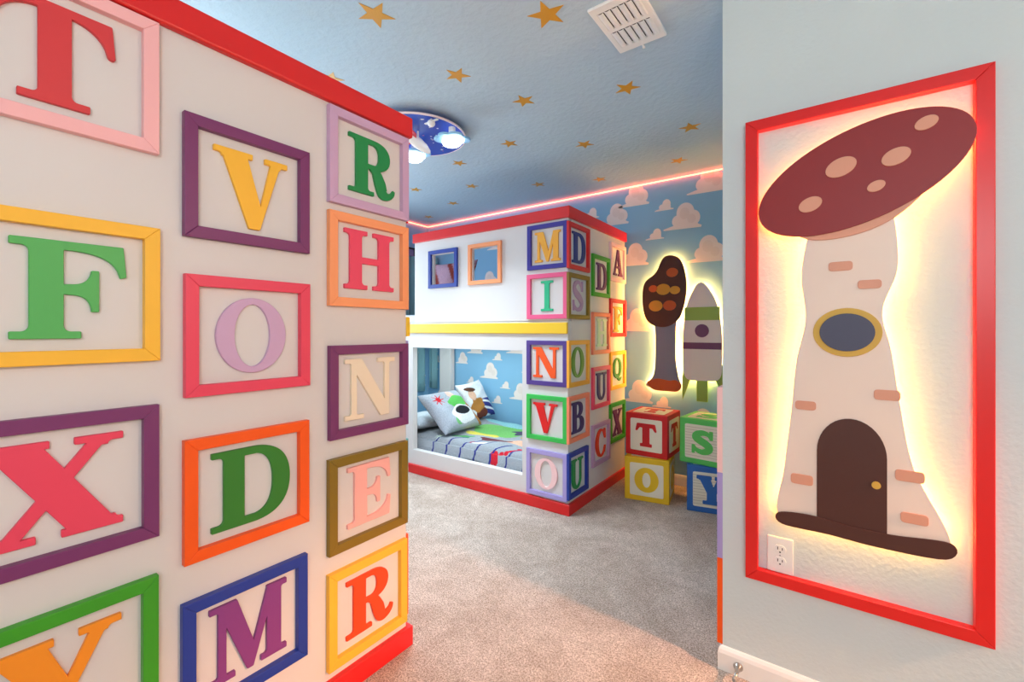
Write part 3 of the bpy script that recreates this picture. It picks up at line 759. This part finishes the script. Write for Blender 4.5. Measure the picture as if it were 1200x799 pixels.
# picture on the left wall, glimpsed past the end of the guard panel
pt = thing('wall_picture', 'purple dusk picture on the left wall glimpsed past the end of the upper guard panel', 'picture', (XL, 3.10, 1.80))
bm = bmesh.new(); frame_mesh(bm, .56, .70, .016, .02); bm.transform(wall_frame((0, -.28, -.35), '+x')); finish('frame', bm, M_dark, pt)
bm = bmesh.new(); box(bm, .002, .008, -.27, .27, -.34, .34); finish('print', bm, paint('dusk', (150, 128, 170), rough=.6, var=.3), pt)
for o in pt.children: pass

# ------------------------------------------------------------------ toy blocks
M_bcream = paint('block_cream', (246, 234, 208), rough=.6)
M_bline = paint('block_line', (206, 190, 164), rough=.6)
def toy_block(loc, rz, ch, col, label, striped, size=.308):
    t = thing('toy_block', label, 'toy block', loc, (0, 0, rz), 'big letter blocks in the corner')
    m = paint('block_' + ch + str(col), col, rough=.5)
    h = size / 2
    bm = bmesh.new(); box(bm, -h, h, -h, h, 0, size, bev=.004); finish('cube', bm, m, t)
    R_ = [Matrix(), Matrix.Rotation(PI / 2, 4, 'Z'), Matrix.Rotation(PI, 4, 'Z'), Matrix.Rotation(-PI / 2, 4, 'Z')]
    faces = [Rm @ wall_frame((-h, -h, 0), '-y') for Rm in R_] + [Matrix(((1, 0, 0, -h), (0, 1, 0, -h), (0, 0, 1, size), (0, 0, 0, 1)))]
    mg = .038
    for T in faces:
        bm = bmesh.new(); slab_mesh(bm, [round_loop(rect(mg, size - mg, mg, size - mg), .012)], -.002, .0012, 0)
        if striped:
            for k in range(1, 12):
                y = mg + (size - 2 * mg) * k / 12; b2 = bmesh.new()
                box(bm, mg + .002, size - mg - .002, y - .0014, y + .0014, .0008, .0018, mi=1)
        bm.transform(T); finish('face_panel', bm, [M_bcream, M_bline], t)
        w = {'T': .156, 'O': .168, 'S': .140, 'Y': .186}[ch]; hh = {'T': .168, 'O': .176, 'S': .166, 'Y': .190}[ch]
        bm = bmesh.new(); L = block_glyph(ch, w, hh)
        L = [[(x + (size - w) / 2, y + (size - hh) / 2) for x, y in Q] for Q in L]
        slab_mesh(bm, L, 0, .003, 0); bm.transform(T); finish('letter', bm, m, t)
    return t
def block_glyph(ch, w, h):
    if ch == 'O': ops = [('+', ell(.5, .5, .5, .5)), ('-', ell(.5, .5, .17, .30))]
    elif ch == 'T':
        arm = [(.5, 1), (.93, 1), (1.0, .70)] + qb((.98, .66), (.90, .66), (.86, .74))[1:] + [(.80, .82), (.5, .82)]
        ops = [('+', arm), ('+', [(1 - x, y) for x, y in reversed(arm)]), ('+', rect(.33, .67, 0, .95)), serif(.22, .78, .33, .67, 0, 1, t=.14, r=.04)]
    elif ch == 'S': ops = stroke([(.84, .66), (.76, .82), (.52, .88), (.28, .80), (.24, .68), (.40, .57), (.62, .46), (.78, .32), (.72, .18), (.48, .11), (.24, .19), (.15, .34)],
                      [.10, .17, .22, .27, .30, .31, .31, .30, .27, .22, .17, .10]) + [('+', [(.78, .98), (.93, .98), (.93, .62), (.80, .62)]), ('+', [(.07, .02), (.20, .02), (.20, .38), (.07, .38)])]
    else:
        ops = [('+', [(.06, .95), (.44, .95), (.56, .62), (.70, .95), (.92, .95), (.66, .40), (.66, 0), (.34, 0), (.34, .40)]), serif(0, .50, .08, .40, 1, -1, t=.13, r=.03), serif(.60, 1, .72, .90, 1, -1, t=.13, r=.03), serif(.20, .80, .34, .66, 0, 1, t=.13, r=.04)]
    L = outline(ops); xs = [x for Q in L for x, y in Q]; ys = [y for Q in L for x, y in Q]
    x0, x1, y0, y1 = min(xs), max(xs), min(ys), max(ys)
    return [round_loop([((x - x0) / (x1 - x0) * w, (y - y0) / (y1 - y0) * h) for x, y in Q], .006) for Q in L]
def corner_to_centre(x, y, rz, s=.308):
    return (x + s / 2 * math.cos(rz) - s / 2 * math.sin(rz), y + s / 2 * math.sin(rz) + s / 2 * math.cos(rz))
r = math.radians(9); cx, cy = corner_to_centre(-1.206, 3.077, r); toy_block((cx, cy, 0), r, 'O', (244, 196, 30), 'yellow letter O toy block on the carpet under the red block', False)
r = math.radians(-1); cx, cy = corner_to_centre(-1.226, 3.147, r); toy_block((cx, cy, .3095), r, 'T', (214, 26, 28), 'red letter T toy block standing on the yellow block', False)
r = math.radians(12); cx, cy = corner_to_centre(-.782, 3.118, r); toy_block((cx, cy, 0), r, 'Y', (44, 104, 178), 'blue letter Y toy block with striped face, on the carpet under the green block', True)
r = math.radians(-6); cx, cy = corner_to_centre(-.846, 3.178, r); toy_block((cx, cy, .3095), r, 'S', (92, 204, 92), 'green letter S toy block with striped face, on top of the blue block', True)

# ------------------------------------------------------------------ backlit boards on the walls (plain generic shapes)
def backlit(name, label, cat, T, pieces, stand, th, em):
    """pieces: (part name, polygon ops, material, z lift); all are boards stood off the wall with a light strip behind"""
    t = thing(name, label, cat); t.matrix_world = T
    for pn, ops, m, lift in pieces:
        L = [round_loop(Q, .004) for Q in outline(ops)]
        bm = bmesh.new(); slab_mesh(bm, L, stand + lift, stand + th + lift, .0008); finish(pn, bm, m, t)
    return t
M_glow = glow('warm_backlight', (255, 190, 92), 42.0)
M_glow2 = glow('warm_backlight_strong', (255, 172, 80), 165.0)
def backlight(t, loops, inset, z, m=None):
    bm = bmesh.new()
    for Q in loops:
        I = offset_loop(Q, inset)
        n = len(I)
        tube(bm, [(x, y, z) for x, y in I] + [(I[0][0], I[0][1], z)], .0045, 6)
    return finish('backlight', bm, m or M_glow, t)
def spl(pts, n=8):
    """closed smooth outline through points"""
    out = []; m = len(pts)
    for i in range(m):
        p0, p1, p2, p3 = pts[i - 1], pts[i], pts[(i + 1) % m], pts[(i + 2) % m]
        for k in range(n):
            t = k / n
            out.append(tuple(.5 * (2 * p1[c] + (p2[c] - p0[c]) * t + (2 * p0[c] - 5 * p1[c] + 4 * p2[c] - p3[c]) * t * t + (3 * p1[c] - p0[c] - 3 * p2[c] + p3[c]) * t ** 3) for c in (0, 1)))
    return out
BC = {k: paint('board_' + k, v, rough=.5, var=.06) for k, v in {'maroon': (146, 36, 38), 'tan': (226, 160, 132), 'cream': (244, 222, 206), 'mustard': (216, 172, 70), 'denim': (74, 76, 98), 'brown': (78, 38, 28), 'rust': (186, 84, 36), 'ochre': (206, 150, 50), 'jeans': (120, 124, 150), 'white': (226, 214, 214), 'green': (150, 176, 82), 'purple': (110, 62, 100)}.items()}

# toadstool board inside the red frame (x along the wall, y = height); origin x=0, z=0 on the wall face
Tj = wall_frame((0, YW, 0), '-y')
cap = ('+', ell(.066, 1.688, .272, .142, 72, rot=math.radians(22)))
stem_ops = [('+', spl([(-.02, 1.60), (.13, 1.62), (.165, 1.42), (.13, 1.28), (.15, 1.16), (.17, 1.0), (.20, .82), (.275, .62), (.15, .595), (.08, .60), (-.02, .60), (-.135, .615), (-.12, .76), (-.10, .95), (-.085, 1.12), (-.06, 1.26), (-.07, 1.42)]))]
gill = ('+', spl([(-.115, 1.585), (.06, 1.675), (.235, 1.735), (.235, 1.64), (.155, 1.55), (.05, 1.51), (-.06, 1.515)]))
tj = backlit('wall_cutout', 'tall backlit toadstool house board inside the red frame on the hall wall', 'wall decoration', Tj,
             [('stem', stem_ops, BC['cream'], 0), ('gills', [gill], BC['tan'], .0066), ('cap', [cap], BC['maroon'], .0132)], .030, .006, None)
def band(t, ops, m, lift, name='band'):
    L = [round_loop(Q, .003) for Q in outline(ops)]; bm = bmesh.new(); slab_mesh(bm, L, .036 + lift, .040 + lift, .0006); return finish(name, bm, m, t)
for dx, dy, r_ in ((-.13, -.02, .032), (-.02, .045, .040), (.10, .0, .034), (.19, .05, .026), (.03, -.055, .022)):
    c_, s_ = math.cos(math.radians(22)), math.sin(math.radians(22))
    band(tj, [('+', ell(.066 + dx * c_ - dy * s_, 1.688 + dx * s_ + dy * c_, r_, r_ * .7, 28, rot=math.radians(22)))], BC['tan'], .0132, 'spot')
band(tj, [('+', ell(.045, 1.215, .085, .075, 40))], BC['mustard'], 0, 'window_frame')
band(tj, [('+', ell(.045, 1.215, .068, .058, 40))], BC['denim'], .004, 'window')
band(tj, [('+', [(-.03, .60), (.14, .60), (.14, .84)] + ell(.055, .84, .085, .11, 20, 0, PI)[1:-1] + [(-.03, .84)])], BC['brown'], 0, 'door')
band(tj, [('+', ell(.115, .76, .011, .011, 20))], BC['mustard'], .004, 'door_knob')
for sx, sy, sw, sh in ((-.07, .74, .03, .016), (.19, .80, .032, .016), (-.06, .98, .028, .014), (.14, 1.03, .03, .015), (.20, .68, .03, .015), (.03, 1.42, .03, .014), (.10, 1.36, .028, .013)):
    band(tj, [('+', round_loop(rect(sx - sw, sx + sw, sy - sh, sy + sh), .01))], BC['tan'], 0, 'brick')
band(tj, [('+', spl([(-.135, .62), (-.05, .632), (.05, .622), (.15, .622), (.275, .632), (.265, .585), (.12, .577), (0, .583), (-.125, .585)], 6))], BC['brown'], .004, 'mound')
backlight(tj, outline(stem_ops), .022, .014); backlight(tj, outline([cap]), .034, .014)

# the red picture frame round it
tf = thing('wall_frame', 'large red frame with mitred corners on the pale hall wall', 'frame'); tf.matrix_world = wall_frame((-.234, YW, .365), '-y')
bm = bmesh.new(); frame_mesh(bm, .597, 1.577, .038, .026, .002); finish('frame', bm, paint('frame_red', (226, 26, 24), rough=.35), tf)

# two boards on the cloud wall: a tree and a rocket
Tb = wall_frame((0, YB, 0), '-y')
crown = [('+', spl([(-1.235, 1.42), (-1.225, 1.60), (-1.13, 1.69), (-1.06, 1.81), (-.95, 1.79), (-.90, 1.66), (-.895, 1.50), (-.945, 1.32), (-1.06, 1.25), (-1.19, 1.29)]))]
trunk = [('+', spl([(-1.14, 1.40), (-.98, 1.40), (-.975, 1.2), (-.975, 1.0), (-.955, .86), (-.935, .78), (-1.05, .76), (-1.21, .77), (-1.15, .86), (-1.135, 1.0), (-1.135, 1.2)]))]
tw = backlit('wall_cutout', 'brown and blue-grey tree-shaped backlit board on the cloud wall beside the bunk', 'wall decoration', Tb,
             [('trunk', trunk, BC['jeans'], 0), ('crown', crown, BC['brown'], .0066)], .030, .006, None)
for x_, y_, r_, c_ in ((-1.13, 1.42, .055, 'ochre'), (-1.02, 1.42, .05, 'rust'), (-1.07, 1.55, .055, 'ochre'), (-.98, 1.54, .04, 'ochre'), (-1.15, 1.56, .035, 'rust'), (-1.0, 1.68, .045, 'rust')):
    band(tw, [('+', ell(x_, y_, r_, r_ * .8, 28))], BC[c_], .0066, 'leaf')
band(tw, [('+', spl([(-1.20, .80), (-1.12, .835), (-1.03, .825), (-.97, .83), (-.93, .79), (-.96, .745), (-1.03, .74), (-1.15, .745)], 6))], BC['rust'], 0.0, 'mound')
backlight(tw, outline(trunk), .022, .014, M_glow2); backlight(tw, outline(crown), .026, .014, M_glow2)
body = [('+', spl([(-.79, 1.59), (-.69, 1.46), (-.645, 1.25), (-.64, 1.0), (-.66, .86), (-.78, .84), (-.90, .86), (-.92, 1.05), (-.915, 1.25), (-.88, 1.45)]))]
fins = [('+', [(-.90, 1.02), (-.925, .86), (-.925, .68), (-.86, .86)]), ('+', [(-.66, 1.02), (-.60, .86), (-.60, .64), (-.69, .86)]), ('+', [(-.82, .9), (-.74, .9), (-.74, .68), (-.82, .68)])]
tz = backlit('wall_cutout', 'white and green rocket-shaped backlit board on the cloud wall above the blocks', 'wall decoration', Tb,
             [('body', body, BC['white'], .0066), ('fins', fins, BC['green'], 0)], .030, .006, None)
band(tz, [('+', rect(-.906, -.655, 1.30, 1.40))], BC['green'], .0066); band(tz, [('+', rect(-.917, -.643, 1.08, 1.13))], BC['purple'], .0066)
band(tz, [('+', ell(-.78, 1.22, .05, .05, 32))], BC['purple'], .0066, 'porthole')
backlight(tz, outline(body), .024, .014, M_glow2)

# ------------------------------------------------------------------ outlet, door stop
t = thing('wall_outlet', 'white electrical outlet inside the red frame near its lower left corner', 'outlet', (-.1325, YW, .463))
bm = bmesh.new(); slab_mesh(bm, [round_loop(rect(-.038, .038, -.0595, .0595), .004)], 0, .006, .002); bm.transform(wall_frame((0, 0, 0), '-y')); finish('plate', bm, M_white, t)
for zc in (.020, -.020):
    bm = bmesh.new(); slab_mesh(bm, [[(x, y + zc) for x, y in outline([('+', ell(0, 0, .0172, .0172)), ('-', rect(-.03, .03, .0138, .03)), ('-', rect(-.03, .03, -.03, -.0138))])[0]]], .006, .0085, .0006); bm.transform(wall_frame((0, 0, 0), '-y')); o = finish('socket', bm, M_white, t)
    bm = bmesh.new()
    for L in (rect(-.0078, -.0054, zc - .001, zc + .0085), rect(.0054, .0078, zc - .001, zc + .007), [(x, y + zc - .0085) for x, y in ell(0, 0, .0026, .0026, 16)]): slab_mesh(bm, [L], .008, .0089, 0)
    bm.transform(wall_frame((0, 0, 0), '-y')); finish('slots', bm, M_dark, o)
bm = bmesh.new(); slab_mesh(bm, [ell(0, 0, .0028, .0028, 20)], .006, .0075, .0005); bm.transform(wall_frame((0, 0, 0), '-y')); finish('screw', bm, paint('steel', (190, 190, 190), rough=.3, metal=1), t)

t = thing('door_stop', 'small silver door stop screwed to the white baseboard at the hall wall corner', 'door stop', (-.258, YW - .014, .036), (PI / 2, 0, 0))
M_steel = paint('brushed_steel', (176, 172, 166), rough=.28, metal=1.0)
bm = bmesh.new(); lathe(bm, [(0, 0), (.015, 0), (.0155, .003), (.012, .008), (.0075, .020), (.0055, .035), (.005, .062), (0, .062)], 28); finish('stem', bm, M_steel, t, smooth=True)
bm = bmesh.new(); lathe(bm, [(0, .062), (.0075, .062), (.0085, .066), (.0085, .074), (.006, .078), (0, .078)], 24); finish('rubber_tip', bm, paint('rubber_grey', (150, 146, 140)), t, smooth=True)

# ------------------------------------------------------------------ ceiling: stars, vent, lamp
stars = [(-1.418, 1.065, .066, .3, 'glittery gold star on the ceiling above the near bunk, leftmost of the two big ones'), (-.881, 1.453, .068, .1, 'big plain gold star on the ceiling nearest the white vent'),
         (-1.437, 1.547, .056, .5, 'glittery gold star midway between the cloud lamp and the two big stars'), (-1.31, 1.925, .055, .2, 'gold star on the ceiling just right of the cloud lamp'), (-.821, 2.127, .058, .8, 'gold star on the ceiling below the white vent'),
         (-1.686, 2.309, .052, .15, 'gold star right of the glowing cloud shade, in the third row'), (-1.295, 2.607, .056, .6, 'gold star in the middle of the ceiling above the toy blocks'), (-.672, 2.759, .058, .25, 'gold star highest of the two beside the hall wall edge'),
         (-.873, 3.248, .056, .9, 'gold star near the coral strip at the right'), (-2.18, 2.365, .050, .4, 'gold star just below the cloud lamp disc'), (-2.44, 2.804, .052, .7, 'gold star above the peach upper window, below the lamp disc'),
         (-1.961, 3.096, .054, .1, 'gold star above the bunk trim, left of the bunk corner'), (-1.494, 3.281, .052, .3, 'gold star close to the coral strip right above the bunk corner'), (-2.912, 3.075, .052, .2, 'gold star above the blue upper window, second from the coral strip corner'),
         (-3.476, 3.288, .050, .2, 'small gold star nearest the far left corner of the coral strip'), (-1.952, 1.210, .055, .4, 'gold star cut off by the red trim of the near bunk'), (-2.893, 2.588, .05, .6, 'faint gold star close beside the lilac frame, under the lamp disc')]
for x, y, rr, ph, lab in stars:
    rr *= 1.14
    L = [[((rr if i % 2 == 0 else rr * .40) * math.cos(ph + i * PI / 5), (rr if i % 2 == 0 else rr * .40) * math.sin(ph + i * PI / 5)) for i in range(10)]]
    bm = bmesh.new(); slab_mesh(bm, L, 0, .0015, 0); bm.transform(Matrix.Rotation(PI, 4, 'X'))
    o = finish('ceiling_star', bm, M_star, loc=(x, y, CEIL - .0002)); tag(o, lab, 'star decal', 'gold stars on the ceiling')

t = thing('ceiling_vent', 'white louvred air vent on the ceiling', 'air vent', (-.64, 1.676, CEIL), (0, 0, math.radians(-1)))
M_vent = paint('vent_white', (240, 240, 236), rough=.35)
hx, hy = .102, .157
rows = [(-.118, -.012), (.012, .118)]; xs_ = [-.070 + .028 * k for k in range(6)]
holes = [rect(-.078, .078, a, b)[::-1] for a, b in rows]
bm = bmesh.new(); slab_mesh(bm, [round_loop(rect(-hx, hx, -hy, hy), .004)] + holes, 0, .010, .003); bm.transform(Matrix.Rotation(PI, 4, 'X')); finish('face_plate', bm, M_vent, t)
bm = bmesh.new(); box(bm, -.085, .085, -.125, .125, -.0015, -.0005); finish('backing', bm, M_dark, t)
for a, b in rows:
    for x in xs_:
        bm = bmesh.new()
        prof = [(-.0135, -.003), (-.009, -.009), (.0, -.0125), (.009, -.0128), (.0142, -.010)]
        top = [(px, pz + .0014) for px, pz in prof]
        A = [bm.verts.new((x + px, -b, pz)) for px, pz in prof]; B = [bm.verts.new((x + px, -a, pz)) for px, pz in prof]
        A2 = [bm.verts.new((x + px, -b, pz)) for px, pz in top]; B2 = [bm.verts.new((x + px, -a, pz)) for px, pz in top]
        for k in range(4):
            bm.faces.new((A[k], A[k + 1], B[k + 1], B[k])); bm.faces.new((A2[k], A2[k + 1], B2[k + 1], B2[k])); bm.faces.new((A[k], A[k + 1], A2[k + 1], A2[k])); bm.faces.new((B[k], B[k + 1], B2[k + 1], B2[k]))
        bm.faces.new((A[0], A2[0], B2[0], B[0])); bm.faces.new((A[4], A2[4], B2[4], B[4]))
        finish('louvre', bm, M_vent, t)
bm = bmesh.new(); box(bm, -.004, .004, hy - .004, hy + .012, -.014, -.006, bev=.0015); box(bm, -.0055, .0055, hy + .004, hy + .014, -.018, -.010, bev=.002); finish('damper_lever', bm, M_vent, t)

LC = (-2.03, 1.83); LR = .295
t = thing('ceiling_lamp', 'round blue ceiling lamp with glowing white cloud shades and a toy rocket', 'ceiling lamp', (LC[0], LC[1], CEIL))
M_lblue = paint('lamp_blue', (42, 84, 190), rough=.35)
bm = bmesh.new(); lathe(bm, [(0, 0), (LR - .07, 0), (LR - .06, -.028), (LR - .006, -.032), (LR - .006, -.04), (0, -.04)], 72, mi=0)
for k in range(40):
    a = random.random() * 2 * PI; rr = LR * .9 * math.sqrt(random.random()); s = .006 + .007 * random.random()
    flat_region(bm, [[(rr * math.cos(a) + (s if i % 2 == 0 else s * .45) * math.cos(i * PI / 5), rr * math.sin(a) + (s if i % 2 == 0 else s * .45) * math.sin(i * PI / 5)) for i in range(10)]], Matrix.Translation((0, 0, -.0408)), 1 if k % 5 else 2)
finish('disc', bm, [M_lblue, M_white, paint('dot_pink', (240, 120, 150))], t)
bm = bmesh.new(); lathe(bm, [(LR - .008, -.031), (LR - .001, -.031), (LR, -.036), (LR - .001, -.041), (LR - .008, -.0415), (LR - .008, -.031)], 72); finish('rim', bm, paint('rim_pink', (248, 226, 226), rough=.3), t, smooth=True)
M_bulb = glow('cloud_bulb', (236, 246, 255), 5.0)
M_edge = paint('cloud_edge', (150, 204, 236), rough=.4)
def lamp_cloud(x, y, rz):
    L = outline([('+', ell(0, .0, .072, .055)), ('+', ell(.066, -.012, .040, .038)), ('+', ell(-.066, -.008, .040, .040)), ('+', ell(.022, .042, .046, .042)), ('+', ell(-.036, .036, .040, .038)), ('+', ell(.012, -.045, .040, .034)), ('+', ell(-.04, -.04, .034, .030))])
    bm = bmesh.new(); slab_mesh(bm, L, 0, .012, .003); bm.transform(Matrix.Translation((x, y, -.098)) @ Matrix.Rotation(rz, 4, 'Z') @ Matrix.Rotation(PI, 4, 'X'))
    o = finish('cloud_plate', bm, M_edge, t)
    bm = bmesh.new(); ellipsoid(bm, (x, y, -.122), (.060, .056, .030)); ellipsoid(bm, (x + .04, y + .012, -.118), (.034, .034, .020)); ellipsoid(bm, (x - .04, y + .012, -.118), (.034, .034, .020)); finish('cloud_shade', bm, M_bulb, o, smooth=True)
    bm = bmesh.new(); lathe(bm, [(0, -.04), (.02, -.04), (.02, -.099), (0, -.099)], 20, Matrix.Translation((x, y, 0))); finish('holder', bm, M_white, o)
for dx, dy, rz in ((.255, .035, .65), (-.10, .065, .3), (-.16, -.13, 2.0)): lamp_cloud(dx, dy, rz)
# toy rocket under the disc, then a little satellite
RM = Matrix.Translation((.06, -.05, -.11)) @ Matrix.Rotation(math.radians(80), 4, 'Z') @ Matrix.Rotation(math.radians(112), 4, 'Y')
bm = bmesh.new(); lathe(bm, [(0, -.09), (.020, -.088), (.030, -.05), (.032, 0), (.026, .05), (.012, .085), (0, .095)], 28, RM); rk = finish('rocket', bm, M_white, t, smooth=True)
for k in range(3):
    bm = bmesh.new(); slab_mesh(bm, [[(.026, -.085), (.066, -.105), (.058, -.05), (.028, -.03)]], -.003, .003, .0005)
    bm.transform(RM @ Matrix.Rotation(k * 2 * PI / 3 + .5, 4, 'Z') @ Matrix.Rotation(PI / 2, 4, 'X')); finish('fin', bm, paint('fin_red', (206, 60, 76), rough=.4), rk)
bm = bmesh.new(); tube(bm, [(.06, -.05, -.04), (.06, -.05, -.085)], .006); finish('rocket_stem', bm, M_white, t)
for (x, y) in ((.235, -.11), (.185, .165)):
    bm = bmesh.new(); ellipsoid(bm, (x, y, -.065), (.022, .022, .020)); box(bm, x - .05, x + .05, y - .008, y + .008, -.058, -.053, bev=.002); tube(bm, [(x, y, -.04), (x, y, -.06)], .005); finish('satellite', bm, M_white, t)

# ------------------------------------------------------------------ lights of the place and added fill lights
def light(name, kind, loc, power, col, size=.1, rot=(0, 0, 0), size_y=None):
    d = bpy.data.lights.new(name, kind); d.energy = power; d.color = col
    if kind == 'AREA':
        d.size = size
        if size_y: d.shape = 'RECTANGLE'; d.size_y = size_y
    else: d.shadow_soft_size = size
    o = bpy.data.objects.new(name, d); C.objects.link(o); o.location = loc; o.rotation_euler = rot
    return o
for dx, dy in ((.255, .035), (-.10, .065), (-.16, -.13)):
    light('cloud_bulb', 'AREA', (LC[0] + dx, LC[1] + dy, CEIL - .160), 5.2, (.74, .88, 1.0), .07).data.spread = math.radians(105)
light('bedroom_fill', 'AREA', (XL + .06, 1.86, 1.5), 25, (.74, .88, 1.0), 1.1, (0, -PI / 2, 0), 1.2)  # added cool fill at the left wall, hidden by the near bunk
light('corridor_lamp', 'POINT', (2.6, 1.46, 2.0), 62, (1.0, .58, .40), .06)
sp = light('floor_boost', 'SPOT', (2.6, 1.46, 2.05), 470, (1.0, .44, .21), .12)  # added spot, strengthens the corridor lamp's warm pool on the carpet
sp.data.spot_size = math.radians(33); sp.data.spot_blend = .7
sp.rotation_euler = (Vector((-.45, 1.1, 0)) - Vector((2.6, 1.46, 2.05))).to_track_quat('-Z', 'Y').to_euler()
light('hall_fill', 'POINT', (.75, -.75, 1.75), 44, (.96, .97, 1.0), .25)  # added soft fill behind the camera, no fixture modelled
light('ceiling_fill', 'POINT', (-2.5, .45, 1.96), 16, (.92, .96, 1.0), .05)  # added unseen light over the near bunk to brighten the ceiling
light('berth_lamp', 'AREA', (-2.5, 3.05, 1.12), 11, (.78, .95, 1.0), 1.9, (0, 0, 0), .6)
w = bpy.data.worlds.new('world'); bpy.context.scene.world = w; w.use_nodes = True
w.node_tree.nodes['Background'].inputs[0].default_value = (.8, .85, .9, 1); w.node_tree.nodes['Background'].inputs[1].default_value = .3

# ------------------------------------------------------------------ camera
cam = bpy.data.cameras.new('camera'); co = bpy.data.objects.new('camera', cam); C.objects.link(co)
co.location = (0, 0, EYE); co.rotation_euler = (PI / 2, 0, math.radians(35.8))
cam.sensor_fit = 'HORIZONTAL'; cam.sensor_width = 36; cam.lens = 36 * 514.3 / 1200; cam.shift_y = -12.0 / 1200; cam.clip_start = .02
sc = bpy.context.scene; sc.camera = co
sc.view_settings.view_transform = 'Standard'; sc.view_settings.look = 'None'; sc.view_settings.gamma = 1; sc.view_settings.use_curve_mapping = False
sc.view_settings.exposure = 0.22
